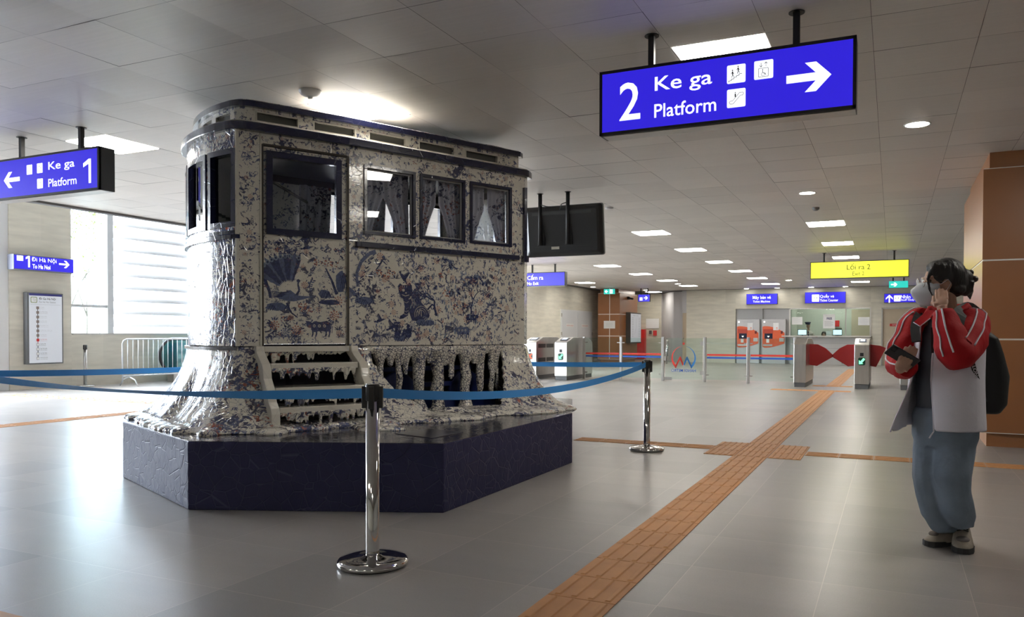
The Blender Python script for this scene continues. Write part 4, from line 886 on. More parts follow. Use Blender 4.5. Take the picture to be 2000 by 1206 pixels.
# ---- glazed mosaic materials
def glaze(name, base, crack=(.10, .11, .18), scale=9.0, patch=.0, rust=.0, bump=.5, dist=.006, ccol=.5, rough=.2, stretch=(1, 1, 1), wave=0, edge=.02):
    """porcelain mosaic: voronoi chips, thin joints, painted fragments in navy and rust"""
    m, nt, b = new_mat(name); L = nt.links
    tc = node(nt, 'ShaderNodeTexCoord'); mp = node(nt, 'ShaderNodeMapping'); mp.inputs['Scale'].default_value = stretch; L.new(tc.outputs['Object'], mp.inputs[0])
    ve = node(nt, 'ShaderNodeTexVoronoi', feature='DISTANCE_TO_EDGE', i_Scale=scale); L.new(mp.outputs[0], ve.inputs['Vector'])
    vc = node(nt, 'ShaderNodeTexVoronoi', feature='F1', i_Scale=scale); L.new(mp.outputs[0], vc.inputs['Vector'])
    last = None
    rgb = node(nt, 'ShaderNodeRGB'); rgb.outputs[0].default_value = (*base, 1); last = rgb.outputs[0]
    def over(fac, col):
        nonlocal last
        mx = node(nt, 'ShaderNodeMix', data_type='RGBA'); L.new(fac, mx.inputs[0]); L.new(last, mx.inputs[6]); mx.inputs[7].default_value = (*col, 1); last = mx.outputs[2]
    if patch:
        for col, am, sc, seed in (((.018, .022, .085), patch, 19.0, 0), ((.06, .08, .19), patch*.7, 28.0, 5), ((.36, .10, .06), rust, 22.0, 9)):
            if not am: continue
            mo = node(nt, 'ShaderNodeMapping'); mo.inputs['Location'].default_value = (seed, seed*1.7, seed*.6); L.new(tc.outputs['Object'], mo.inputs[0])
            nz = node(nt, 'ShaderNodeTexNoise', i_Scale=sc, i_Detail=5.0, i_Roughness=.65, i_Distortion=1.2); L.new(mo.outputs[0], nz.inputs['Vector'])
            nb = node(nt, 'ShaderNodeTexNoise', i_Scale=4.5, i_Detail=2.0); L.new(mo.outputs[0], nb.inputs['Vector'])
            ad = node(nt, 'ShaderNodeMath', operation='ADD'); L.new(nz.outputs[0], ad.inputs[0])
            hf = node(nt, 'ShaderNodeMath', operation='MULTIPLY_ADD'); hf.inputs[1].default_value = .55; hf.inputs[2].default_value = -.27; L.new(nb.outputs[0], hf.inputs[0]); L.new(hf.outputs[0], ad.inputs[1])
            th = node(nt, 'ShaderNodeMapRange', i_1=.66-am, i_2=.69-am, i_3=0.0, i_4=.92); L.new(ad.outputs[0], th.inputs[0]); over(th.outputs[0], col)
    if ccol:
        e = node(nt, 'ShaderNodeMapRange', i_1=edge*.3, i_2=edge, i_3=ccol, i_4=0.0); L.new(ve.outputs[0], e.inputs[0]); over(e.outputs[0], crack)
    L.new(last, b.inputs['Base Color']); b.inputs['Roughness'].default_value = rough; b.inputs['Coat Weight'].default_value = .6; b.inputs['Coat Roughness'].default_value = .08
    # every chip tilts a little and its joint is a groove
    vo = node(nt, 'ShaderNodeVectorMath', operation='SUBTRACT'); L.new(mp.outputs[0], vo.inputs[0]); L.new(vc.outputs['Position'], vo.inputs[1])
    rc = node(nt, 'ShaderNodeVectorMath', operation='SUBTRACT'); L.new(vc.outputs['Color'], rc.inputs[0]); rc.inputs[1].default_value = (.5, .5, .5)
    dt = node(nt, 'ShaderNodeVectorMath', operation='DOT_PRODUCT'); L.new(vo.outputs[0], dt.inputs[0]); L.new(rc.outputs[0], dt.inputs[1])
    gr = node(nt, 'ShaderNodeMapRange', i_1=0.0, i_2=edge*1.6, i_3=-.045, i_4=0.0); L.new(ve.outputs[0], gr.inputs[0])
    sm = node(nt, 'ShaderNodeMath', operation='ADD'); sc_ = node(nt, 'ShaderNodeMath', operation='MULTIPLY'); sc_.inputs[1].default_value = .5; L.new(dt.outputs['Value'], sc_.inputs[0]); L.new(sc_.outputs[0], sm.inputs[0]); L.new(gr.outputs[0], sm.inputs[1])
    nn = node(nt, 'ShaderNodeTexNoise', i_Scale=18.0, i_Detail=2.0); L.new(tc.outputs['Object'], nn.inputs['Vector'])
    s2 = node(nt, 'ShaderNodeMath', operation='MULTIPLY_ADD'); s2.inputs[1].default_value = .06; L.new(nn.outputs[0], s2.inputs[0]); L.new(sm.outputs[0], s2.inputs[2])
    bp = node(nt, 'ShaderNodeBump', i_Strength=bump, i_Distance=dist*10); L.new(s2.outputs[0], bp.inputs['Height'])
    L.new(bp.outputs[0], b.inputs['Normal']); L.new(bp.outputs[0], b.inputs['Coat Normal'])
    return m
CREAM = (.72, .69, .61)
M_wallp = glaze('cream_glazed_panel', CREAM, scale=15, bump=.26, ccol=.10, patch=.07)
M_nose = glaze('cream_chip_mosaic', CREAM, scale=16, bump=.75, ccol=.35, patch=.155, rust=.04, stretch=(1, 1, .55))
M_skirt = glaze('dripping_porcelain_mosaic', CREAM, scale=21, bump=.55, ccol=.55, patch=.115, rust=.015, stretch=(1, 1, .8), edge=.03)
M_plain = glaze('plain_cream_glaze', (.70, .67, .59), scale=7, bump=.12, ccol=.12)
M_navy = glaze('navy_glazed_tile', (.012, .014, .045), crack=(.10, .11, .16), scale=6, bump=.15, ccol=.3, edge=.008)
M_plinth = glaze('navy_mosaic_plinth', (.038, .039, .09), crack=(.085, .085, .15), scale=11, bump=1.0, ccol=.6, rough=.5, edge=.03)
M_plinth.node_tree.nodes['Principled BSDF'].inputs['Coat Weight'].default_value = .0; M_plinth.node_tree.nodes['Principled BSDF'].inputs['Coat Roughness'].default_value = .25; M_plinth.node_tree.nodes['Principled BSDF'].inputs['Specular IOR Level'].default_value = .12
M_drip = glaze('crackled_drip_mosaic', CREAM, crack=(.015, .02, .07), scale=42, bump=.5, ccol=.95, patch=.03, edge=.11, dist=.003)
tglass = glass_mat('tram_glass', (.9, .91, .93), 1.0)
# ---- plinth
PL = [(-5.455, 4.085), (-4.07, 3.5), (-2.555, 4.11), (-2.545, 6.2), (-3.1, 7.55), (-4.4, 7.95), (-5.5, 6.9)]
g = MB(); g.prism([(x, y, 0) for x, y in PL], (0, 0, .435)); pt = g.build('display_plinth', M_plinth, bevel=.006)
tag(pt, 'low many sided navy mosaic plinth carrying the porcelain tram', 'plinth')
g = MB(); g.prism([(x*.9985-.006, y*.9985+.008, .4352) for x, y in PL], (0, 0, .0022)); g.build('glazed_top', glaze('wet_navy_top', (.02, .022, .045), crack=(.05, .05, .08), scale=9, bump=.35, ccol=.4, rough=.2), pt)
g = MB(); c = [onZ(q[0], q[1], .438) for q in ((772, 848), (845, 857), (905, 845), (835, 838))]; g.prism(c, (0, 0, .003)); g.build('hatch_cover', glaze('dark_hatch_glaze', (.03, .03, .05), scale=3, bump=.3, ccol=.2, rough=.3), pt)
# ---- plan outline of the body, parameter s in metres
def nose_v(u): return -.03-.11*(1-((u-.66)/.6)**2)
OUT = [(0, 2.60), (0, .8), (.062, .04)] + [(.07+.0+k*0, 0) for k in ()]
n_ = 24
OUT += [(.06+1.2*k/n_, nose_v(.06+1.2*k/n_)) for k in range(n_+1)]
OUT += [(1.258, .04), (1.32, .8), (1.32, 2.60), (1.26, 2.68), (.66, 2.76), (.06, 2.68)]
CUM = [0]
for (a, b_), (c, d) in zip(OUT, OUT[1:]+OUT[:1]): CUM.append(CUM[-1]+math.hypot(c-a, d-b_))
S_TOT = CUM[-1]; S_D1 = CUM[1]; S_D0 = CUM[2]; S_N0 = CUM[3]; S_N1 = CUM[3+n_]; S_L1 = CUM[5+n_]; S_L2 = CUM[6+n_]
def onOut(s, off=0):
    s = s % S_TOT
    for i in range(len(OUT)):
        if s <= CUM[i+1]+1e-9: break
    (a, b_), (c, d) = OUT[i], OUT[(i+1) % len(OUT)]; L = CUM[i+1]-CUM[i]; f = (s-CUM[i])/L
    def nrm(j):
        (p, q), (r, t) = OUT[j % len(OUT)], OUT[(j+1) % len(OUT)]; l = math.hypot(r-p, t-q); return Vector((-(t-q)/l, (r-p)/l))*-1 if True else 0
    n0 = nrm(i)
    # smooth the normal near joints
    w = min(1, (s-CUM[i])/.035); e = min(1, (CUM[i+1]-s)/.035); nn = n0.copy()
    if w < 1: nn = (n0*(.5+.5*w)+nrm(i-1)*(.5-.5*w)).normalized()
    elif e < 1: nn = (n0*(.5+.5*e)+nrm(i+1)*(.5-.5*e)).normalized()
    return a+(c-a)*f+nn.x*off, b_+(d-b_)*f+nn.y*off
# outward normal sign check
_x, _y = onOut(1.0, .1)
SG = 1 if _x < 0 else -1
def B(s, off, z): u, v = onOut(s, off*SG); return T(u, v, z)
def bar(g, s0, s1, z0, z1, o0, o1, step=.04, extra=()):
    """solid strip that follows the outline"""
    ss = sorted(set([s0, s1]+[s for s in CUM if s0 < s < s1])); out = []
    for a, b_ in zip(ss, ss[1:]):
        n = max(1, int((b_-a)/step)); out += [a+(b_-a)*k/n for k in range(n)]
    out.append(s1)
    g.grid([[B(s, o0, z0), B(s, o1, z0), B(s, o1, z1), B(s, o0, z1)] for s in out], close=True, cap=True)
def ring(g, s0, s1, z0, z1, w, o0, o1):
    bar(g, s0, s1, z0, z0+w, o0, o1); bar(g, s0, s1, z1-w, z1, o0, o1); bar(g, s0, s0+w, z0+w, z1-w, o0, o1); bar(g, s1-w, s1, z0+w, z1-w, o0, o1)
def wall_with_holes(g, s0, s1, z0, z1, holes, o0=-.035, o1=0):
    ss = sorted({s0, s1}|{h[0] for h in holes}|{h[1] for h in holes})
    for a, b_ in zip(ss, ss[1:]):
        m_ = (a+b_)/2; hs = [h for h in holes if h[0] <= m_ <= h[1]]
        if not hs: bar(g, a, b_, z0, z1, o0, o1)
        else:
            h = hs[0]; bar(g, a, b_, z0, h[2], o0, o1); bar(g, a, b_, h[3], z1, o0, o1)
tram = thing('porcelain_tram', T(.66, 1.3, .435), 'tram shaped sculpture covered in cream, navy and rust porcelain mosaic with dripping skirt', 'sculpture')
sv = lambda v: 2.60-v          # side: s from v
def sdoor(v): return S_D1+(.8-v)/.8*(S_D0-S_D1)/.96*.955
# door opening in s
DS0, DS1 = sdoor(.805), sdoor(.118)
W1 = [(sv(1.417), sv(.945), 1.925, 2.482), (sv(1.92), sv(1.46), 1.928, 2.48), (sv(2.44), sv(1.972), 1.932, 2.482)]
WD = (sdoor(.752), sdoor(.142), 1.862, 2.482)
sn = lambda u: S_N0+(u-.06)/1.2*(S_N1-S_N0)
WN = [(sn(.07), sn(.40), 1.90, 2.47), (sn(.44), sn(.88), 1.90, 2.47), (sn(.92), sn(1.25), 1.90, 2.47)]
WL = [(S_L1-.62, S_L1-.12, 1.90, 2.46)] + [(S_L1+.15+k*.56, S_L1+.60+k*.56, 1.93, 2.48) for k in range(3)]
g = MB(); wall_with_holes(g, sv(2.6), S_D1+.0, 1.03, 2.61, W1); bar(g, DS1, S_N0, 1.03, 2.61, -.035, 0); bar(g, S_D1, DS0, 1.03, 2.61, -.035, 0); bar(g, DS0, DS1, 2.525, 2.61, -.035, 0)
g.build('side_wall', M_wallp, tram)
g = MB(); wall_with_holes(g, S_N0, S_N1, 1.03, 2.61, WN); g.build('nose_wall', M_nose, tram)
g = MB(); wall_with_holes(g, S_N1, S_L2, 1.03, 2.61, WL); bar(g, S_L2, S_TOT, 1.03, 2.61, -.035, 0); g.build('far_wall', M_wallp, tram)
# door leaf, slightly recessed, with a dark gap under it
g = MB(); wall_with_holes(g, DS0+.008, DS1-.008, 1.045, 2.512, [WD], -.045, -.012); door = g.build('tram_door', M_wallp, tram)
g = MB(); ring(g, WD[0], WD[1], WD[2], WD[3], .046, -.03, .012); g.build('door_window_frame', M_navy, door)
g = MB(); bar(g, WD[0]+.04, WD[1]-.04, WD[2]+.04, WD[3]-.04, -.026, -.022); g.build('window_pane', tglass, door)
g = MB(); bar(g, DS0-.012, DS0+.004, 1.03, 2.525, -.05, .004); bar(g, DS1-.004, DS1+.012, 1.03, 2.525, -.05, .004); bar(g, DS0, DS1, 2.514, 2.53, -.05, .004); g.build('door_seam', mk('dark_brown_seam', (.05, .04, .03), .6), door)
for h in W1:
    g = MB(); ring(g, *h, .024, -.03, .014); f = g.build('window_frame', M_navy, tram)
    g = MB(); ring(g, h[0]+.022, h[1]-.022, h[2]+.022, h[3]-.022, .014, -.03, -.012); g.build('inner_sash', mk('pale_sash', (.25, .25, .24), .4), f)
    g = MB(); bar(g, h[0]+.02, h[1]-.02, h[2]+.02, h[3]-.02, -.024, -.020); g.build('window_pane', tglass, f)
for h in WN:
    g = MB(); ring(g, *h, .04, -.03, .014); f = g.build('nose_window_frame', M_navy, tram)
    g = MB(); bar(g, h[0]+.03, h[1]-.03, h[2]+.03, h[3]-.03, -.024, -.020); g.build('window_pane', tglass, f)
for h in WL:
    g = MB(); ring(g, *h, .03, -.03, .014); f = g.build('far_window_frame', M_navy, tram)
# waist rails: navy tiles side by side
g = MB()
bar(g, sv(2.515), sv(.865), 1.815, 1.858, 0, .035)
g.build('waist_rail', M_navy, tram, bevel=.004)
g = MB(); a, b_ = S_N0-.02, S_N1+.02; N = 22
for k in range(N):
    for z0, z1 in ((1.812, 1.842), (1.846, 1.872)): bar(g, a+(b_-a)*k/N+.0015+(.03 if z0 > 1.83 else 0), a+(b_-a)*(k+1)/N-.0015+(.03 if z0 > 1.83 else 0), z0, z1, 0, .022)
g.build('nose_rail', M_navy, tram)
g = MB(); bar(g, S_N0+.01, S_N1-.01, 1.0, 1.022, -.02, .024); g.build('lower_nose_rail', mk('wet_grey_rail', (.12, .12, .14), .15, coat=1), tram)
g = MB(); bar(g, S_N0-.015, S_N0+.012, 1.03, 2.60, 0, .012); bar(g, DS1+.012, DS1+.022, 1.03, 2.60, 0, .012); g.build('corner_strip', M_plain, tram)
g = MB(); bar(g, sv(2.6)+.0, sv(2.575), 1.86, 2.5, .0, .03); bar(g, sv(2.6), sv(2.56), 1.80, 1.86, 0, .05); g.build('rear_corner_post', M_navy, tram)
# eaves, clerestory and roof: same plan with rounder corners at the nose
BODY = (OUT, CUM, S_TOT)
def rounded(r):
    pts = [(0, 2.60), (0, .8)]
    def arcq(cu, cv, a0, a1, n=8): return [(cu+r*math.cos(math.radians(a0+(a1-a0)*k/n)), cv+r*math.sin(math.radians(a0+(a1-a0)*k/n))) for k in range(n+1)]
    base = lambda u: -.03-.11*(1-((u-.66)/.6)**2)
    pts += arcq(.045+r, base(.045+r)+.012+r*.98, 188, 262)
    us = [.045+r+(1.23-2*r)*k/14 for k in range(1, 14)]; pts += [(u, base(u)) for u in us]
    pts += arcq(1.275-r, base(.045+r)+.012+r*.98, 278, 352)
    return pts + [(1.32, .8), (1.32, 2.60), (1.26, 2.68), (.66, 2.76), (.06, 2.68)]
def use(o, cum=None, tot=None):
    global OUT, CUM, S_TOT
    if cum is None:
        OUT = o; CUM = [0]
        for (a, b_), (c, d) in zip(OUT, OUT[1:]+OUT[:1]): CUM.append(CUM[-1]+math.hypot(c-a, d-b_))
        S_TOT = CUM[-1]
    else: OUT, CUM, S_TOT = o, cum, tot
use(rounded(.13))
def loopbar(g, z0, z1, o0, o1): bar(g, 0, S_TOT, z0, z1, o0, o1)
g = MB(); bar(g, 0, S_TOT-.001, 2.602, 2.665, -.05, .045); g.build('eave_band', M_navy, tram, bevel=.008)
g = MB(); g.sm = True
ssr = [S_TOT*k/160 for k in range(160)]
g.grid([[B(s, o, z) for s in ssr] for o, z in ((.035, 2.664), (.02, 2.676), (-.03, 2.690), (-.085, 2.700))], close=True); g.build('lower_roof', M_plain, tram)
use(rounded(.22)); ssr = [S_TOT*k/160 for k in range(160)]
CZ0, CZ1 = 2.69, 2.805
slots = [(sv(.912+.0), sv(.566), 0), (sv(1.377), sv(1.037), 0), (sv(1.862), sv(1.506), 0), (sv(2.344), sv(1.988), 0), (sv(.443), sv(.13), 0)]
slots = [(a, b_, 2.708, 2.775) for a, b_, _ in slots] + [(CUM[10]+.02+q*.30, CUM[10]+.24+q*.30, 2.708, 2.77) for q in range(3)]
g = MB(); wall_with_holes(g, 0, S_TOT-.001, CZ0, CZ1, slots, -.12, -.085); g.build('clerestory', M_wallp, tram)
g = MB(); bar(g, 0, S_TOT-.001, CZ0+.005, CZ1-.005, -.125, -.118); g.build('clerestory_backing', mk('dark_grey_slot', (.09, .09, .08), .5), tram)
for a, b_, z0, z1 in slots[:5]:
    g = MB(); ring(g, a-.006, b_+.006, z0-.006, z1+.006, .01, -.09, -.080); g.build('vent_slot_rim', M_plain, tram)
g = MB(); bar(g, 0, S_TOT-.001, 2.80, 2.845, -.16, -.045); g.build('upper_eave_band', M_navy, tram, bevel=.008)
g = MB(); g.sm = True
rows = [[B(s, o, z) for s in ssr] for o, z in ((-.05, 2.845), (-.075, 2.858), (-.15, 2.872), (-.3, 2.885), (-.5, 2.89))]
g.grid(rows, close=True, cap=True); g.build('roof', M_skirt, tram)
g = MB(); g.box(-.05, .05, -.05, .05, 0, .001, None) if 0 else None
cb = T(.1, 1.0, 2.89); g.tube([cb, cb+Vector((0, 0, .04)), (cb.x-.005, cb.y, CZ)], .004, 6); g.build('feed_cable', white_paint, tram)
# interior
use(*BODY); ssr = [S_TOT*k/160 for k in range(160)]
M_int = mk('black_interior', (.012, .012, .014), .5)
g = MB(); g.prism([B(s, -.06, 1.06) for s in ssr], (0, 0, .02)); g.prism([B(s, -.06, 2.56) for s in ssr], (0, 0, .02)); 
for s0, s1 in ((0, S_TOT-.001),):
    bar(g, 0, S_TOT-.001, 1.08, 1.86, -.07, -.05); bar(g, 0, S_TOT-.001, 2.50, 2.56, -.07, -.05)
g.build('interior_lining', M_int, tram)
M_inw = mk('inner_plaster', (.35, .32, .27), .6)
cur_m = glaze('floral_curtain_fabric', (.62, .61, .66), scale=3, bump=.02, ccol=0, patch=.05, rust=.035, rough=.9)
_cb = cur_m.node_tree.nodes['Principled BSDF']; _cb.inputs['Coat Weight'].default_value = 0; _cb.inputs['Roughness'].default_value = .9
def curtain(s_fix, s_far, z0, z1, off, tie, seed):
    """hangs from s_fix (edge) to s_far (middle) and is drawn towards the edge at tie height"""
    g = MB(); g.sm = True; r = random.Random(seed); ph = r.random()*6; rows = []
    for i in range(25):
        t = i/24; z = z1+(z0-z1)*t; w = 1-.62*max(0, (t-.38)/.62)**.8 if tie else 1-.1*t
        row = []
        for k in range(33):
            q = k/32; s = s_fix+(s_far-s_fix)*q*w; o = off+.018*math.sin(q*26+ph+t*1.2)*(1-.3*t)
            row.append(B(s, o, z))
        rows.append(row)
    g.grid(rows); return g.build('curtain', cur_m, tram, norecalc=True)
for i, h in enumerate(W1):
    m_ = (h[0]+h[1])/2; curtain(h[0]-.0+.01 if 1 else 0, m_+(.02, .0, -.02)[i], 1.88, 2.475, -.085, True, i); curtain(h[1]-.01, m_+.0, 1.88, 2.475, -.1, True, i+10)
curtain(WL[1][0]-.02, WL[1][0]+.3, 1.85, 2.5, -.09, False, 31); curtain(WL[2][0], WL[2][0]+.3, 1.85, 2.5, -.09, False, 33)
g = MB(); a, b_ = T(.2, .25, 2.3), T(1.0, .9, 2.3); g.tube([a, b_], .012, 8); g.tube([T(.45, .1, 1.08), T(.45, .1, 2.56)], .014, 8); g.build('grab_rail', mk('inner_brass_rail', (.25, .22, .18), .25, .8), tram)
# ---- skirt: one flowing mesh grown from the flared shell, the drips and the pooled rim
def flare(s, z):
    """outward offset of the skirt at outline position s and height z"""
    t = max(0, (1.03-z)/.595)
    if S_D0 <= s <= S_N1+.1: A = .30+.16*math.exp(-((s-S_D0-.04)/.16)**2)+.14*math.exp(-((s-S_N1)/.2)**2)
    elif s < S_D0: A = .52
    else: A = .34
    n = noise.noise(Vector((s*5.5, z*.7, 1)))*.5+noise.noise(Vector((s*14, z*1.2, 5)))*.22
    return A*(.25*t+.75*t**2.6) + n*.10*(.2+t) * (1 if t > 0 else 0)
def in_hole(s, z):
    v = sv(s)
    if s < S_D1+.01:
        if .9 < v < 2.45 and z < .985:
            f = (.985-z)/.49   # 0 top .. 1 bottom
            lo = 1.0+.06*f+.30*f**2.4; hi = 2.33-.02*f-.30*f**3
            return lo < v < hi and z > .50+.02*math.sin(v*9)
    if DS0-.03 < s < DS1+.03: return z < 1.03
    return False
g = MB(); zs = [1.03-.595*k/26 for k in range(27)]; ds = .03; NS = int(S_TOT/ds)
def Q(i, k, th): s = (i % NS)*S_TOT/NS; z = zs[k]; return B(s, flare(s, z)-th, z)
for i in range(NS):
    for k in range(26):
        s = (i+.5)*S_TOT/NS; z = (zs[k]+zs[k+1])/2
        if in_hole(s, z): continue
        P8 = [Q(i, k, .0), Q(i+1, k, .0), Q(i+1, k+1, .0), Q(i, k+1, .0), Q(i, k, .05), Q(i+1, k, .05), Q(i+1, k+1, .05), Q(i, k+1, .05)]
        v = [g.b.verts.new(p) for p in P8]
        for q in ((0, 1, 2, 3), (7, 6, 5, 4), (0, 4, 5, 1), (1, 5, 6, 2), (2, 6, 7, 3), (3, 7, 4, 0)): g.b.faces.new([v[j] for j in q])
rnd = random.Random(11)
# pooled rim
s = 0
while s < S_TOT:
    if DS0-.02 < s < DS1+.06: o = .40
    elif s < S_D1: o = .48+.06*math.sin(s*7)
    else: o = flare(s, .44)
    r = rnd.uniform(.07, .13); g.ball(B(s, o+rnd.uniform(-.06, .02), .445), (r, r, .035), 8)
    if s < DS1+.06: 
        for q in (.12, .26): g.ball(B(s, o-q, .447+q*.06), (.12, .12, .04), 8)
    s += .055
for k in range(9): g.ball(B(S_D1+.0+rnd.uniform(-.1, .1), .45+k*.06 if k < 6 else .5, .44), (.11, .11, .028), 8)
skirt = link('skirt', remesh(g, .017, 5, .6), M_skirt, tram)
# drips and columns in the side opening
cols = [(1.10, .66, .028), (1.28, .50, .022), (1.345, .78, .022), (1.47, .49, .042), (1.66, .48, .046), (1.80, .73, .024), (1.95, .485, .038), (2.11, .60, .03), (2.24, .57, .024), (2.30, .62, .014), (1.2, .86, .02), (1.57, .87, .02), (1.74, .85, .018), (2.04, .86, .018)]
g = MB()
for v, zb, r in cols:
    r *= 1.22
    s = sv(v); r0 = r*1.25; zz = [1.0, .95, .86, .75, .64, .55, .48]; pts = []; rad = []
    for z in zz:
        if z < zb: break
        pts.append(B(s+.006*math.sin(z*30+v*20), -.03+.006*math.sin(z*25+v), z)); rad.append((r0*1.25 if z > .94 else r)*(1+.12*math.sin(z*37+v*9)))
    pts.append(B(s, -.03, zb)); rad.append(r*.55 if zb > .52 else r*1.5)
    if zb < .52: pts.append(B(s, -.02, .45)); rad.append(r*1.9)
    g.tube(pts, rad, 12)
for k in range(60):
    v = 1.0+1.33*k/59; L = .02+.035*abs(noise.noise(Vector((v*9, 0, 3))))*2; g.tube([B(sv(v), -.02, 1.02), B(sv(v), -.02, .99), B(sv(v), -.02, .985-L)], [.03, .026, .012], 8)
link('drip_columns', remesh(g, .009, 3, .5), M_drip, tram)
# underframe behind the drips
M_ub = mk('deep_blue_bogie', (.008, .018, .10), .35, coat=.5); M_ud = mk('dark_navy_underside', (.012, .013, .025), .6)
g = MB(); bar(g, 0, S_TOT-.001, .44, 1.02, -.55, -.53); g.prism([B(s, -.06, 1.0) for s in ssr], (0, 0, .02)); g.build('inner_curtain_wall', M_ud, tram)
g = MB()
for z0, z1, o in ((.455, .60, -.12), (.66, .70, -.16), (.80, .84, -.20)): bar(g, sv(2.35), sv(1.0), z0, z1, o-.05, o)
g.build('bogie_frame', M_ub, tram)
for v in (1.35, 2.05):
    g = MB(); c = T(.16, v, .62); ax = Matrix((TY, Vector((0, 0, 1)), TX)).transposed(); g.lathe([(.17, 0), (.18, .02), (.18, .05), (.15, .06), (.06, .06), (.05, .09)], c, 28, ax); g.build('wheel', M_ub, tram)
g = MB(); g.sm = False
for k in range(5): g.box(*(0,)*0) if 0 else None
# ---- steps
def D(a, off, z):
    """point on the door frame: a metres along the door from its left jamb, off metres out"""
    s = DS1 - a; return B(s, off, z)
DW = DS1-DS0
M_step = M_plain
steps = []
for zt, o, th in ((.905, .19, .045), (.735, .30, .045), (.60, .40, .045)):
    g = MB(); g.box(0, 0, 0, 0, 0, 0) if 0 else None
    bar(g, DS0+.0, DS1-.0, zt-th, zt, .0, o); st_ = g.build('step_tread', M_step, tram, bevel=.006); steps.append((zt-th, o, st_))
g = MB(); bar(g, DS0, DS1, .985, 1.028, -.03, .03); th_ = g.build('threshold', M_plain, tram, bevel=.004)
for (zt, o, par, zmin) in [(z, o, p, 1) for z, o, p in steps]+[(.99, .0, th_, 0)]:
    g = MB(); a = .02; r = random.Random(int(zt*100))
    while a < DW-.02:
        L = r.choice((.02, .03, .05, .07, .09)); rr = r.uniform(.010, .018)
        oo = o-.012
        g.tube([D(a, oo, zt+.01), D(a, oo, zt-.012), D(a+r.uniform(-.004, .004), oo, zt-L*.6), D(a, oo, zt-L)], [rr*1.5, rr*1.15, rr, rr*.55], 10); a += rr*r.uniform(1.3, 2.3)
    g.grid([[D(x, oo-.008, zt+.012), D(x, oo+.004, zt+.012), D(x, oo+.004, zt-.012), D(x, oo-.008, zt-.012)] for x in (.01, DW/2, DW-.01)], close=True, cap=True)
    link('icicle_fringe', remesh(g, .006, 2, .4), M_skirt if zmin else M_skirt, par)
# curved stringers on both sides
for a in (-.035, DW+.035):
    g = MB(); prof_o = [(1.03, .05), (.99, .06), (.96, .10), (.90, .20), (.86, .225), (.80, .24), (.74, .30), (.70, .335), (.64, .355), (.60, .41), (.56, .43), (.45, .435)]
    s0, s1 = DS1-a-.03, DS1-a+.03; rows = []
    for z, o in prof_o: rows.append([B(s0, o-.12 if z > .47 else o-.12, z), B(s0, o, z), B(s1, o, z), B(s1, o-.12, z)])
    g.grid(rows, close=True, cap=True); g.build('stringer', M_step, tram, bevel=.006)
g = MB(); bar(g, DS0-.02, DS1+.02, .44, .985, -.30, -.28); g.build('step_recess', M_ud, tram)

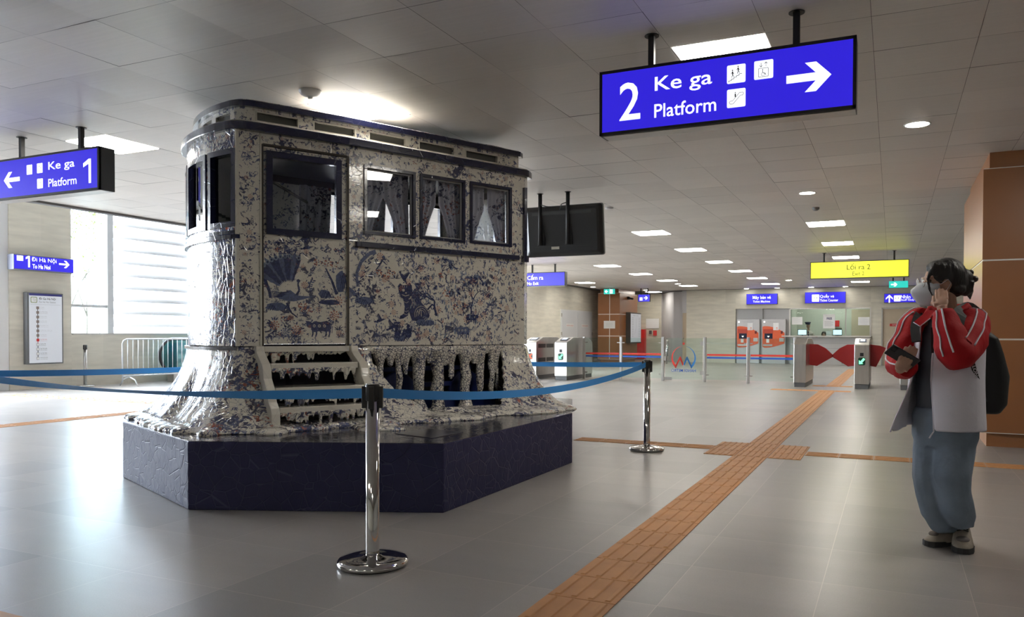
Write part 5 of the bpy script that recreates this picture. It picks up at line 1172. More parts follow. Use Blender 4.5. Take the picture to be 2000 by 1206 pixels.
# ---- painted motifs: thin enamel shapes on the panels
ENA = [mk('navy_enamel', (.03, .038, .11), .25, coat=.8, var=.5, vscale=60), mk('slate_blue_enamel', (.07, .095, .20), .3, coat=.8, var=.4, vscale=70), mk('rust_enamel', (.36, .14, .10), .3, coat=.8, var=.35, vscale=70), mk('cream_enamel', (.46, .43, .38), .3, coat=.8), mk('pale_blue_enamel', (.22, .27, .36), .25, coat=.9, var=.3, vscale=60)]
class Art:
    """draws on a wall: a = metres along the wall (rightwards), z = height"""
    def __init__(s, sfun, off, seed): s.f, s.off, s.g, s.r, s.l = sfun, off, MB(), random.Random(seed), 0
    def P(s, a, z): return B(s.f(a), s.off+s.l*.00012, z)
    def poly(s, pts, mi): s.l = (s.l+1) % 9; s.g.face([s.P(a, z) for a, z in pts], mi)
    def leaf(s, a, z, L, an, w=.35, mi=0):
        c, n = math.cos(an), math.sin(an); W_ = L*w/2
        s.poly([(a, z), (a+c*L*.3-n*W_*.8, z+n*L*.3+c*W_*.8), (a+c*L*.65-n*W_*.8, z+n*L*.65+c*W_*.8), (a+c*L, z+n*L), (a+c*L*.65+n*W_*.8, z+n*L*.65-c*W_*.8), (a+c*L*.3+n*W_*.8, z+n*L*.3-c*W_*.8)], mi)
    def stroke(s, pts, w0, w1, mi=0):
        for i in range(len(pts)-1):
            (a, b_), (c, d) = pts[i], pts[i+1]; L = math.hypot(c-a, d-b_) or 1e-6; nx, ny = -(d-b_)/L, (c-a)/L
            q0 = w0+(w1-w0)*i/(len(pts)-1); q1 = w0+(w1-w0)*(i+1)/(len(pts)-1)
            s.poly([(a+nx*q0/2, b_+ny*q0/2), (a-nx*q0/2, b_-ny*q0/2), (c-nx*q1/2, d-ny*q1/2), (c+nx*q1/2, d+ny*q1/2)], mi)
    def blob(s, a, z, rx, rz, mi=0, n=10, j=.15):
        s.poly([(a+rx*math.cos(2*math.pi*k/n)*(1+s.r.uniform(-j, j)), z+rz*math.sin(2*math.pi*k/n)*(1+s.r.uniform(-j, j))) for k in range(n)], mi)
    def flower(s, a, z, r, mi=2):
        ph = s.r.random()*6
        for k in range(9): an = ph+k*2*math.pi/9; s.leaf(a+math.cos(an)*r*.62, z+math.sin(an)*r*.62, r*.42, an, .95, mi)
        for k in range(6): an = ph+.5+k*2*math.pi/6; s.leaf(a+math.cos(an)*r*.22, z+math.sin(an)*r*.22, r*.36, an, .9, mi)
        s.blob(a, z, r*.14, r*.14, mi, 6)
        for k in range(s.r.randint(3, 6)): an = s.r.random()*6.3; s.leaf(a+math.cos(an)*r*1.02, z+math.sin(an)*r*1.02, r*.75, an+s.r.uniform(-.5, .5), .45, s.r.choice((0, 0, 1)))
    def sprig(s, a, z, L, an, n=6, mi=0, lm=None, lw=.4):
        pts = [(a, z)]; t = an; bend = s.r.uniform(-.25, .25)
        for k in range(n): t += bend; pts.append((pts[-1][0]+math.cos(t)*L/n, pts[-1][1]+math.sin(t)*L/n))
        s.stroke(pts, L*.05, L*.02, mi)
        for k, (x, y) in enumerate(pts[1:]):
            for q in (-1, 1): s.leaf(x, y, L*s.r.uniform(.2, .32), t+q*s.r.uniform(.5, 1.1), lw, lm if lm is not None else s.r.choice((0, 0, 1)))
    def tuft(s, a, z, r, n=9, mi=0, up=1.57, fan=1.5):
        for k in range(n): an = up+fan*(k/(n-1)-.5)*2; s.leaf(a+s.r.uniform(-.1, .1)*r, z, r*s.r.uniform(.7, 1.1), an, .14, s.r.choice((mi, mi, 1)))
    def clump(s, a, z, r, mi=0, n=14):
        for k in range(n):
            q = s.r.random()**.5*r; an = s.r.random()*6.28; s.blob(a+math.cos(an)*q, z+math.sin(an)*q*.7, r*s.r.uniform(.12, .24), r*s.r.uniform(.1, .2), s.r.choice((mi, mi, 1) if mi != 2 else (2, 2, 0)), 6, .3)
    def tree(s, a, z, h, an=1.57, w=None, d=3, lm=0):
        w = w or h*.07; q = (a+math.cos(an)*h*.45, z+math.sin(an)*h*.45); m_ = (a+math.cos(an+.15)*h*.22, z+math.sin(an+.15)*h*.22)
        s.stroke([(a, z), m_, q], w, w*.65, 0)
        if d == 0 or h < .03:
            if s.r.random() < .25: s.clump(q[0], q[1], h*.5, 2 if s.r.random() < .5 else 0, 6)
            else:
                for k in range(5): s.leaf(*q, h*.5, an+(k-2)*.6, .4, s.r.choice((0, 0, 1)))
            return
        for k in range(3 if d > 1 else 2): s.tree(*q, h*s.r.uniform(.55, .75), an+s.r.uniform(-1.1, 1.1), w*.62, d-1)
    def rock(s, a, z, w, h):
        s.blob(a, z+h/2, w/2, h/2, 1, 12, .2)
        for k in range(7): x = a+s.r.uniform(-.45, .4)*w; s.stroke([(x, z), (x+.02, z+h*s.r.uniform(.5, .9)), (x+.045, z+h*.1)], .006, .004, 0)
    def build(s, name, par): return s.g.build(name, ENA, par, norecalc=True)
def fill(A, a0, a1, z0, z1, n, keep=(), smin=.018, smax=.036):
    got = []
    for _ in range(n*14):
        if len(got) >= n: break
        r = A.r.uniform(smin, smax); a, z = A.r.uniform(a0+r, a1-r), A.r.uniform(z0+r, z1-r)
        if any((a-x)**2+(z-y)**2 < (r+q)**2*1.25 for x, y, q in got) or any(k0 < a < k1 and k2 < z < k3 for k0, k1, k2, k3 in keep): continue
        got.append((a, z, r)); t = A.r.random()
        if t < .28: A.flower(a, z, r*.75, 2 if A.r.random() < .75 else 1)
        elif t < .55: A.sprig(a-r*.5, z-r*.5, r*1.7, A.r.uniform(.3, 2.6))
        elif t < .72: A.clump(a, z, r, A.r.choice((0, 0, 1, 2)))
        elif t < .86: A.tree(a, z-r*.9, r*1.7, 1.57+A.r.uniform(-.3, .3), None, 2)
        else: A.tuft(a, z-r*.6, r*1.3)
# main side panel: a runs from the door jamb towards the rear
A = Art(lambda a: sv(.83+a), .0012, 5)
def tiger(A, a, z, h):
    X = lambda p: (a+p[0]*h, z+p[1]*h)
    A.poly([X(p) for p in ((.42, .70), (.62, .66), (.82, .46), (1.0, .30), (1.06, .12), (.98, -.02), (.78, -.06), (.5, 0), (.42, .2), (.36, .42))], 0)      # body
    A.poly([X(p) for p in ((.10, .74), (.08, .92), (.14, .98), (.22, .93), (.36, .95), (.44, 1.02), (.50, .92), (.52, .74), (.44, .60), (.28, .55), (.16, .60))], 0)   # head
    A.poly([X(p) for p in ((.22, .62), (.40, .60), (.44, .36), (.38, .12), (.24, .04), (.12, .02), (.14, .1), (.26, .18), (.28, .36))], 0)      # foreleg
    for k in range(6): q = k/5; A.stroke([X((.45+.06*k, .64-.055*k)), X((.52+.055*k, .50-.05*k)), X((.5+.06*k, .38-.055*k))], .014*h, .02*h, 3)
    for k in range(5): A.stroke([X((.24, .50-.08*k)), X((.33, .46-.08*k)), X((.40, .50-.08*k))], .013*h, .013*h, 3)
    for rr in (.12, .18, .24): A.stroke([X((.80+rr*.9*math.cos(t), .16+rr*math.sin(t)*.95)) for t in [k*.5-1 for k in range(10)]], .014*h, .014*h, 3)
    for cx in (.24, .40): A.blob(*X((cx, .80)), .045*h, .04*h, 3, 8, 0); A.blob(*X((cx, .80)), .02*h, .02*h, 0, 6, 0)
    A.stroke([X((.20, .68)), X((.30, .645)), X((.42, .68))], .02*h, .02*h, 3); A.blob(*X((.32, .73)), .03*h, .02*h, 3, 6, 0)
    for k in range(4): A.stroke([X((.2+.07*k, .93)), X((.22+.06*k, .87))], .012*h, .012*h, 3)
    A.stroke([X((.12, .60)), X((.26, .53)), X((.44, .58)), X((.52, .68))], .03*h, .03*h, 3)
    A.stroke([X((1.0, .3)), X((1.15, .45)), X((1.22, .38)), X((1.16, .30))], .05*h, .03*h, 0)
def beast(A, a, z, L, mi=0, horn=0, flip=1):
    X = lambda x, y: (a+(x if flip > 0 else 1-x)*L, z+y*L)
    A.poly([X(*p) for p in ((.18, .25), (.16, .48), (.3, .58), (.55, .55), (.8, .60), (.95, .5), (.97, .3), (.85, .18), (.5, .2), (.3, .16))], mi)
    A.blob(*X(.12, .44), .13*L, .13*L, mi, 9)
    for x in (.24, .38, .76, .9): A.stroke([X(x, .25), X(x+.01, .1), X(x-.03, -.02)], .07*L, .045*L, mi)
    for x in (.3, .5, .7): A.blob(*X(x, .4), .06*L, .06*L, 3, 7); A.blob(*X(x, .4), .03*L, .03*L, mi, 6)
    A.stroke([X(.97, .5), X(1.02, .3), X(1.0, .12)], .025*L, .02*L, mi)
    if horn:
        for q in (-.05, .08): A.stroke([X(.12+q, .55), X(.05+q*2, .8), X(.12+q*3, .95)], .03*L, .012*L, mi); A.stroke([X(.08+q*1.5, .72), X(.0+q*2, .86)], .02*L, .01*L, mi)
    else: A.leaf(*X(.05, .52), .12*L, 2.4, .5, mi); A.leaf(*X(.17, .55), .12*L, .8, .5, mi)
def bird(A, a, z, L, an=0, mi=0):
    c, s_ = math.cos(an), math.sin(an); R = lambda x, y: (a+(x*c-y*s_)*L, z+(x*s_+y*c)*L)
    A.poly([R(*p) for p in ((0, 0), (.2, .14), (.45, .16), (.7, .05), (1, -.02), (.7, -.06), (.4, -.1), (.15, -.06))], mi); A.blob(*R(-.02, .04), .09*L, .08*L, mi, 7); A.leaf(*R(-.08, .04), .1*L, an+3.2, .4, mi)
    A.poly([R(*p) for p in ((.25, .1), (.3, .5), (.42, .62), (.5, .4), (.6, .1))], mi)
    for k in range(4): A.stroke([R(.3+.07*k, .12), R(.35+.05*k, .5-.07*k)], .015*L, .01*L, 3)
keep = [(.42, .80, 1.18, 1.62)]
tiger(A, .40, 1.24, .31)
A.tree(.80, 1.28, .30, 1.75, .022, 5); A.tree(1.16, 1.30, .30, 1.4, .016, 4); A.tree(.84, 1.60, .16, 1.3, .01, 3)
A.stroke([(.06, 1.50), (.05, 1.60), (.09, 1.70), (.16, 1.77), (.22, 1.79)], .02, .035, 1)          # banana leaf
for k in range(7): A.leaf(.06+.022*k, 1.53+.038*k, .045, .6, .3, 0)
A.blob(.29, 1.745, .016, .018, 0); A.stroke([(.28, 1.73), (.26, 1.69), (.22, 1.64)], .018, .008, 0); A.stroke([(.26, 1.70), (.23, 1.69), (.21, 1.73)], .01, .006, 0); A.stroke([(.28, 1.72), (.32, 1.69)], .01, .006, 0)   # monkey
bird(A, .44, 1.63, .13, -.9); bird(A, .22, 1.22, .10, .3); bird(A, .33, 1.155, .12, .5); bird(A, .06, 1.42, .14, 2.4, 1)
beast(A, .98, 1.09, .17, 1, 1); beast(A, 1.10, 1.22, .14, 0, 1, -1)
A.rock(.44, 1.06, .10, .05); A.tuft(.44, 1.09, .10, 13, 0, 1.57, 1.45); A.rock(.68, 1.19, .2, .06); A.blob(.52, 1.13, .03, .045, 0); A.blob(.52, 1.19, .016, .018, 0); A.stroke([(.40, 1.10), (.415, 1.20)], .02, .03, 0); A.blob(.415, 1.215, .03, .01, 0)
A.rock(.12, 1.36, .16, .06); A.clump(.07, 1.45, .05, 0, 16)
for x, y in ((.62, 1.10), (.70, 1.13), (.76, 1.08), (1.35, 1.14), (.10, 1.60), (.3, 1.57), (.46, 1.50), (1.05, 1.33), (1.3, 1.30), (.36, 1.37)): A.flower(x, y, .026, 2)
for x, y in ((.25, 1.62), (.36, 1.63), (.31, 1.6), (1.0, 1.36), (1.1, 1.38)): A.clump(x, y, .04, 2, 16)
fill(A, .0, 1.66, 1.045, 1.80, 420, [(.44, .72, 1.24, 1.55)], .022, .046)
fill(A, .0, 1.66, 1.86, 1.925, 50, (), .014, .024); fill(A, .0, 1.66, 2.49, 2.60, 80, (), .018, .034)
fill(A, .0, .11, 1.93, 2.49, 40, (), .014, .026); fill(A, 1.61, 1.72, 1.1, 2.49, 50, (), .012, .02)
for k in range(260):      # glints on the glaze, painted as pale blue and slate flecks
    a, z = A.r.uniform(.5, 1.68), A.r.uniform(1.06, 1.79); A.leaf(a, z, A.r.uniform(.02, .045), 1.57+A.r.uniform(-.3, .3), .4, A.r.choice((4, 4, 1)))
A.build('painted_garden_scene', tram)
# slim strips between the windows
A = Art(lambda a: sv(.83+a), .0012, 8)
for x in (.607, 1.113):
    for k in range(9): A.sprig(x, 1.95+.06*k, .05, 1.57, 3)
A.build('painted_window_strips', tram)
# door leaf: a runs from the nose side jamb to the rear
A = Art(lambda a: DS1-a, -.0105, 3)
X = lambda px, py: ((px-133)/950*(DW-.0), 1.04+(1118-py)/1118*.80)      # sketch units
for k in range(11):       # fanned tail feathers of the large bird
    an = 1.95+.13*(k-5); c = X(420, 560)
    for L in (.17, .25, .33): A.leaf(c[0]+math.cos(an)*L*.45, c[1]+math.sin(an)*L*.45, L*.5, an, .28, (0, 1, 0)[k % 3])
    A.blob(c[0]+math.cos(an)*.27, c[1]+math.sin(an)*.27, .016, .02, 4, 8, 0); A.blob(c[0]+math.cos(an)*.27, c[1]+math.sin(an)*.27, .008, .01, 0, 6, 0)
c = X(250, 600); A.poly([X(*p) for p in ((240, 610), (330, 600), (430, 540), (500, 590), (560, 600), (690, 600), (560, 640), (470, 660), (380, 655))], 1)
A.stroke([X(500, 590), X(530, 540), X(515, 480), X(520, 440)], .018, .01, 0); A.blob(*X(520, 440), .014, .013, 0)
for k in range(6): A.stroke([X(420-15*k, 560+10*k), X(320-10*k, 570+10*k), X(225, 560+12*k)], .008, .004, 0)
A.stroke([X(130, 340), X(170, 480), X(205, 560), X(215, 630)], .026, .02, 0); A.rock(*X(280, 760), .17, .06); A.stroke([X(390, 680), X(440, 780), X(510, 830)], .014, .008, 0)
A.stroke([X(960, 570), X(900, 420), X(830, 290)], .024, .01, 0); A.rock(*X(1000, 540), .08, .17); A.blob(*X(870, 660), .09, .02, 0, 14); A.rock(*X(820, 620), .1, .07)
beast(A, *X(610, 1030), .20)
for p, r in (((260, 915), .036), ((495, 965), .038), ((930, 800), .04), ((975, 640), .036), ((590, 480), .026), ((370, 985), .034)): A.flower(*X(*p), r, 1 if p[0] == 370 else 2)
for p in ((590, 740), (640, 750), (560, 700), (370, 850), (740, 230), (860, 230), (470, 200), (930, 240)): A.clump(*X(*p), .035, 2 if p[0] != 470 else 4, 16)
for p in ((180, 60), (300, 40), (400, 50), (490, 40), (160, 130), (310, 110), (820, 90), (970, 110), (1010, 90)): A.clump(*X(*p), .034, 0, 14)
bird(A, *X(560, 100), .10, .3); A.sprig(*X(660, 560), .1, 2.2); A.sprig(*X(620, 400), .09, .8); A.sprig(*X(750, 780), .06, 1.5, 4)
for p in ((250, 1040), (330, 1040), (470, 1040), (980, 960), (1000, 1040)): A.tuft(*X(*p), .05, 7)
fill(A, .03, DW-.03, 1.09, 1.83, 90, [(.12, .42, 1.30, 1.60)], .016, .032)
for x0, x1 in ((.004, .034), (DW-.034, DW-.004)): fill(A, x0-.008, x1+.008, 1.1, 2.5, 30, (), .010, .016)
fill(A, .02, DW-.02, 2.485, 2.51, 14, (), .008, .012)
A.build('painted_bird_scene', door)
A = Art(lambda a: DS1+.03-a, .0012, 14); fill(A, .0, DW+.06, 2.53, 2.60, 36, (), .014, .028); A.build('painted_header', tram)
# corner post, nose and clerestory
A = Art(lambda a: DS1+.022+a, .0125, 17)
A = Art(lambda a: DS1+.012+.0-a, .0012, 17)
A = Art(lambda a: S_N0-.02-a, .0012, 21); fill(A, -.0, .10, 1.05, 2.6, 80, (), .014, .028); A.build('corner_post_pattern', tram)
A = Art(lambda a: S_N1-a, .0012, 23); LN = S_N1-S_N0
fill(A, .02, LN-.02, 2.48, 2.60, 90, (), .014, .03); fill(A, .02, LN-.02, 1.05, 1.80, 200, (), .025, .05); A.build('painted_nose_scene', tram)
use(rounded(.22)); A = Art(lambda a: sv(a), -.0838, 29)
for a in (.50, .965, 1.44, 1.925, 2.42): fill(A, a-.05, a+.05, 2.705, 2.80, 9, (), .014, .024)
fill(A, .0, 2.5, 2.776, 2.80, 40, (), .007, .012); A.build('painted_clerestory', tram); use(*BODY)
# ================================================================== the person in the red and white jacket
DP = 4.0                                                     # metres from the camera plane
def A3(px, py, dy=0): return atD(px, py, DP+dy)
skin = mk('skin', (.43, .25, .175), .5, var=.06, vscale=20); skin.node_tree.nodes['Principled BSDF'].inputs['Subsurface Weight'].default_value = .05
hairm = mk('dark_brown_hair', (.012, .009, .008), .45, bump=(60, .8, .01), stretch=(1, 1, .12))
redm = mk('red_tracksuit_cloth', (.42, .010, .014), .7, spec=.25, bump=(14, .5, .02)); whitem = mk('white_tracksuit_cloth', (.72, .70, .78), .6, bump=(9, .55, .02))
stripem = mk('white_stripe_tape', (.66, .62, .68), .6); jeansm = mk('washed_blue_denim', (.17, .215, .28), .8, var=.14, vscale=7, bump=(10, .45, .02)); greym = mk('slate_grey_knit', (.12, .135, .165), .85, bump=(120, .3, .003))
blackc = mk('black_nylon', (.006, .006, .007), .6, bump=(40, .3, .004)); shoem = mk('beige_shoe_leather', (.30, .26, .21), .6, var=.12, vscale=30); solem = mk('dark_shoe_sole', (.03, .03, .03), .6); shoeg = mk('grey_shoe_mesh', (.16, .14, .13), .7)
_v = ray(1855, 700); YA_ = Vector((_v.x, _v.y, 0)).normalized(); XR_ = Vector((YA_.y, -YA_.x, 0))     # away and sideways, level
FN = (-.50*XR_ - .86*YA_).normalized()       # where the chest faces
FS = Vector((-FN.y, FN.x, 0))                # her left side
if FS.dot(XR_) < 0: FS = -FS
foot = onZ(1855, 1072, 0)
person = thing('person', (foot.x, foot.y, 0), 'person in a red and white tracksuit jacket and blue jeans, masked, holding a phone', 'person')
def vadd(a, b_): return [x+y for x, y in zip(a, b_)]
# key joints
SHL, ELL, WRL = A3(1893, 634, -.08), A3(1868, 694, -.27), A3(1841, 604, -.19)     # her left arm, raised to the ear
SHR, ELR, WRR = A3(1796, 628, .10), A3(1757, 706, .06), A3(1771, 712, -.13)       # her right arm, holding the phone
NECK, HEADC = A3(1850, 606, .0), A3(1838, 552, .0)
PELV = A3(1846, 822, .0); CH = A3(1850, 670, .0)
FH = (-.94*XR_ - .34*YA_ + Vector((0, 0, -.10))).normalized()       # where the face looks
HS = Vector((-FH.y, FH.x, 0)); HS = HS if HS.dot(-YA_) > 0 else -HS   # towards the camera side ear
UPH = FH.cross(HS).normalized(); UPH = UPH if UPH.z > 0 else -UPH
def Hd(f, s, u): return HEADC + FH*f + HS*s + UPH*u
tR, tL = onZ(1807, 1067, 0), onZ(1881, 1084, 0); dR, dL = (-.80*XR_ - .60*YA_).normalized(), (.02*XR_-1.0*YA_).normalized()
kL, kR = A3(1860, 930, -.06), A3(1812, 930, .06); aL, aR = tL-dL*.175+Vector((0, 0, .13)), tR-dR*.18+Vector((0, 0, .12))
g = MB()
# torso and legs
def ringtube(g, spec, n=20):
    rows = []
    for c, a, b_, ax in spec:
        c = Vector(c); s = ax; f = Vector((0, 0, 1)).cross(s)
        rows.append([c+s*a*math.cos(2*math.pi*k/n)+f*b_*math.sin(2*math.pi*k/n) for k in range(n)])
    g.sm = True; g.grid(rows, close=True, cap=True)
ringtube(g, [(PELV-Vector((0, 0, .06)), .14, .10, FS), (PELV+Vector((0, 0, .05)), .155, .11, FS), (A3(1848, 770), .125, .09, FS), (CH, .15, .10, FS), (A3(1850, 635), .15, .085, FS), (A3(1850, 618), .07, .06, FS)])
g.tube([A3(1850, 625), NECK, Hd(-.015, 0, -.06)], [.055, .048, .05], 14)
for h, k, a in ((PELV+FS*.08, kL, aL), (PELV-FS*.08, kR, aR)):
    g.tube([h, h*.45+k*.55, k, k*.5+a*.5, a, a-Vector((0, 0, .06))], [.085, .07, .052, .048, .034, .036], 14)
for s, e, w in ((SHL, ELL, WRL), (SHR, ELR, WRR)): g.tube([s, s*.5+e*.5, e, e*.5+w*.5, w], [.05, .042, .036, .032, .022], 12)
# head: skull, face, jaw, nose, ear
Hm = Matrix((FH, HS, UPH)).transposed()
g.ball(Hd(-.012, 0, .02), (.088, .070, .092), 14, Hm); g.ball(Hd(.022, 0, -.028), (.062, .058, .075), 12, Hm); g.ball(Hd(.035, 0, -.072), (.036, .035, .032), 10, Hm)
g.tube([Hd(.075, 0, .015), Hd(.095, 0, -.012), Hd(.082, 0, -.03)], [.010, .013, .012], 8)
for q in (-1, 1):
    g.ball(Hd(-.005, q*.072, -.012), (.022, .010, .032), 8, Hm); g.ball(Hd(.052, q*.04, -.018), (.02, .018, .018), 8, Hm)
    g.ball(Hd(.064, q*.03, .030), (.02, .024, .008), 8, Hm)
def hand(g, wr, palm_c, fwd, across, nrm, curls, lens, rad=.0078, thumb=None, width=.034):
    """palm_c: middle of the palm; fwd: finger direction; across: towards the index side; nrm: palm side (fingers curl towards it)"""
    R_ = Matrix((fwd, across, nrm)).transposed(); g.ball(palm_c, (.042, width, .011), 10, R_)
    g.tube([wr, palm_c-fwd*.03], [.023, .026], 10, squash=(nrm, .72))
    for i in range(4):
        o = (1.5-i)*width*.5; base = palm_c+fwd*.030+across*o; L = lens[i]; d = fwd.copy(); p = base-fwd*.012; pts = [p, base]; rr = [rad*1.15, rad*1.12]
        for j, fr in enumerate((.45, .31, .24)):
            d = (Matrix.Rotation(curls[i][j], 3, fwd.cross(nrm).normalized()) @ d).normalized(); base = base+d*L*fr; pts.append(base); rr.append(rad*(1.0, .92, .78)[j])
        g.tube(pts, rr, 8); g.ball(pts[-1], rad*.8, 5)
    if thumb: g.tube([palm_c-fwd*.025+across*width*.75, palm_c-fwd*.0+across*(width+.012)+nrm*.008, thumb[0], thumb[1]], [.014, .011, .0095, .0075], 8)
# raised hand: fingers reach up to the mask loop, back of the hand to the camera
pc = A3(1839.5, 590, -.165); fw = (A3(1838, 566, -.10)-A3(1840, 600, -.18)).normalized(); ac = -XR_; nr = fw.cross(ac).normalized()
if nr.dot(YA_) < 0: nr = -nr
ac = (nr.cross(fw)).normalized(); ac = ac if ac.dot(-XR_) > 0 else -ac
hand(g, WRL, pc, fw, ac, nr, [(.04, .08, .08), (.03, .08, .08), (.02, .08, .08), (.02, .1, .1)], (.066, .074, .070, .056), .0080, (A3(1822, 590, -.11), A3(1823, 578, -.07)), .031)
# phone hand: fingers wrap over the phone from below
ph_c = A3(1762, 697, -.20); ph_u = (A3(1785, 708, -.20)-A3(1740, 681, -.19)).normalized()      # long direction of the phone
ph_n = ((-.25*XR_ + .6*YA_ + Vector((0, 0, .75)))).normalized(); ph_n = (ph_n-ph_u*ph_n.dot(ph_u)).normalized(); ph_v = ph_n.cross(ph_u).normalized()
ph_v = ph_v if ph_v.z > 0 or ph_v.dot(YA_) > 0 else -ph_v
pc2 = A3(1763, 712, -.19); fw2 = (A3(1774, 692, -.235)-A3(1758, 718, -.2)).normalized(); nr2 = ph_n*1.0; nr2 = (nr2-fw2*nr2.dot(fw2)).normalized(); ac2 = nr2.cross(fw2).normalized()
hand(g, WRR, pc2, fw2, ac2, nr2, [(.1, .3, .3), (.1, .3, .3), (.12, .32, .3), (.15, .35, .3)], (.068, .074, .070, .056), .0084, (A3(1750, 697, -.17), A3(1747, 688, -.18)), .034)
body = link('body', remesh(g, .0042, 3, .5), skin, person)
# eyes behind the glasses
g = MB()
for q in (-1, 1): g.ball(Hd(.066, q*.031, .012), (.011, .013, .009), 8, Hm)
g.build('eye', mk('eye_dark', (.05, .03, .025), .2), body)
# hair: cap, fringe strands, knot and loose tail
g = MB()
g.ball(Hd(-.028, 0, .034), (.098, .084, .092), 16, Hm); g.ball(Hd(-.060, 0, .0), (.070, .078, .085), 14, Hm); g.ball(Hd(.012, .008, .082), (.055, .06, .036), 12, Hm)
g.ball(Hd(-.115, .0, .005), (.045, .045, .055), 12, Hm); g.ball(Hd(-.110, .01, -.035), (.035, .035, .05), 10, Hm)
g.ball(Hd(-.040, .058, .028), (.062, .028, .060), 12, Hm); g.ball(Hd(.010, .050, .070), (.038, .026, .032), 10, Hm); g.ball(Hd(-.065, .050, -.045), (.035, .03, .03), 10, Hm)
for k in range(6): g.tube([Hd(-.135, .01*k-.02, -.01), Hd(-.150+.004*k, .008*k-.02, -.06), Hd(-.140+.006*k, .006*k-.02, -.105+.006*k)], [.018, .013, .004], 8)
for q in (0, 1, 2): g.tube([Hd(.040, .035+.004*q, .094), Hd(.060-.010*q, .062, .062), Hd(.045-.018*q, .070, .030)], [.020, .014, .008], 8)
g.tube([Hd(.062, .055, .065), Hd(.085, .064, .02), Hd(.082, .066, -.035), Hd(.068, .066, -.075)], [.012, .008, .006, .003], 8)
hair = link('hair', remesh(g, .005, 3, .5), hairm, person)
g = MB(); g.ball(Hd(-.160, .0, .0), (.022, .022, .018), 10, Hm); g.ball(Hd(-.145, .005, .035), (.016, .02, .016), 8, Hm); g.tube([Hd(-.13, .02, .02), Hd(-.155, .02, .0)], [.012, .012], 8); g.build('hair_claw', mk('dark_brown_claw', (.03, .012, .01), .3), hair)
# mask and ear loops
g = MB(); g.sm = True
sec = []
for t in range(9):
    q = t/8; z = .005-.120*q; fr = (.104, .128, .150, .152, .148, .140, .131, .121, .108)[t]; wd = (.032, .052, .062, .066, .066, .062, .056, .046, .036)[t]
    row = [Hd(fr-(1-math.cos(a))**.75*(fr-.018), wd*math.sin(a)*1.12, z-.012*math.cos(a)*0) for a in [math.radians(-82+164*k/16) for k in range(17)]]
    sec.append(row)
g.grid(sec); mk_ = g.build('face_mask', mk('white_mask_fabric', (.62, .63, .66), .7), person, norecalc=True)
so = mk_.modifiers.new('s', 'SOLIDIFY'); so.thickness = .003
g = MB()
for q in (-1, 1): g.tube([Hd(.045, q*.064, -.018), Hd(.02, q*.078, -.006), Hd(-.006, q*.084, .01), Hd(-.018, q*.082, -.01), Hd(.0, q*.078, -.04), Hd(.035, q*.066, -.07)], .0016, 6)
g.build('ear_loop', stripem, mk_)
g = MB()
def tor(c, r, w): 
    pts = [c+HS*r*math.cos(a)*1.05+UPH*r*math.sin(a)-FH*abs(math.cos(a))*.004 for a in [math.pi*2*k/20 for k in range(21)]]; g.tube(pts, w, 6, cap=False)
for q in (-1, 1): tor(Hd(.104, q*.036, .008), .025, .0014)
g.tube([Hd(.104, -.011, .012), Hd(.110, 0, .015), Hd(.104, .011, .012)], .0014, 6)
for q in (-1, 1): g.tube([Hd(.100, q*.062, .012), Hd(.05, q*.078, .006), Hd(-.005, q*.080, .0)], .0012, 6)
gl = g.build('glasses', mk('gold_wire', (.5, .42, .3), .2, 1), person)
g = MB()
for q in (-1, 1): g = MB(); c = Hd(.104, q*.036, .008); g.face([c+HS*.024*math.cos(a)+UPH*.024*math.sin(a) for a in [math.pi*2*k/16 for k in range(16)]]); g.build('lens', glass, gl, norecalc=True)
# shirt
g = MB(); ringtube(g, [(PELV+Vector((0, 0, -.02)), .165, .120, FS), (A3(1848, 790), .150, .115, FS), (CH+Vector((0, 0, -.05)), .160, .115, FS), (A3(1850, 655), .165, .11, FS), (A3(1850, 622), .09, .075, FS), (A3(1850, 606), .055, .055, FS)], 28)
link('shirt', remesh(g, .009, 2), greym, person)
g = MB(); g.prism([A3(1818, 640, -.125)+Vector((0, 0, 0)), A3(1826, 640, -.13), A3(1824, 690, -.15), A3(1819, 690, -.145)], YA_*.01); g.build('dark_inner_placket', blackc, person)
# jeans
g = MB()
hipc = A3(1846, 812)
ringtube(g, [(A3(1846, 795), .150, .118, FS), (hipc, .168, .130, FS), (A3(1845, 852), .168, .125, FS), (A3(1845, 872), .150, .11, FS)], 24)
def leg(p):
    rows = [(Vector(c), r, q) for c, r, q in p]; n = 20; out = []
    for i, (c, r, q) in enumerate(rows):
        t = (rows[min(i+1, len(rows)-1)][0]-rows[max(i-1, 0)][0]).normalized(); a = t.cross(YA_).normalized(); b_ = a.cross(t).normalized()
        out.append([c+a*r*math.cos(2*math.pi*k/n)*(1+.05*math.sin(k*3+i*1.7))+b_*q*math.sin(2*math.pi*k/n) for k in range(n)])
    g.sm = True; g.grid(out, close=True, cap=True)
leg([(A3(1868, 838, -.05), .095, .10), (A3(1862, 880, -.05), .098, .10), (A3(1858, 930, -.07), .094, .095), (A3(1862, 960, -.06), .084, .085), (A3(1869, 990, -.05), .079, .082), (A3(1876, 1008, -.03), .070, .075), (aL+Vector((0, 0, .03)), .062, .066), (aL-Vector((0, 0, .02)), .058, .062)])
leg([(A3(1822, 838, .06), .088, .10), (A3(1816, 880, .06), .082, .095), (A3(1812, 930, .06), .074, .09), (A3(1816, 965, .06), .070, .082), (A3(1824, 1000, .05), .064, .078), (A3(1833, 1020, .04), .057, .068), (aR+Vector((0, 0, .0)), .056, .062), (aR-Vector((0, 0, .035)), .054, .06)])
link('jeans', remesh(g, .008, 4, .5), jeansm, person)
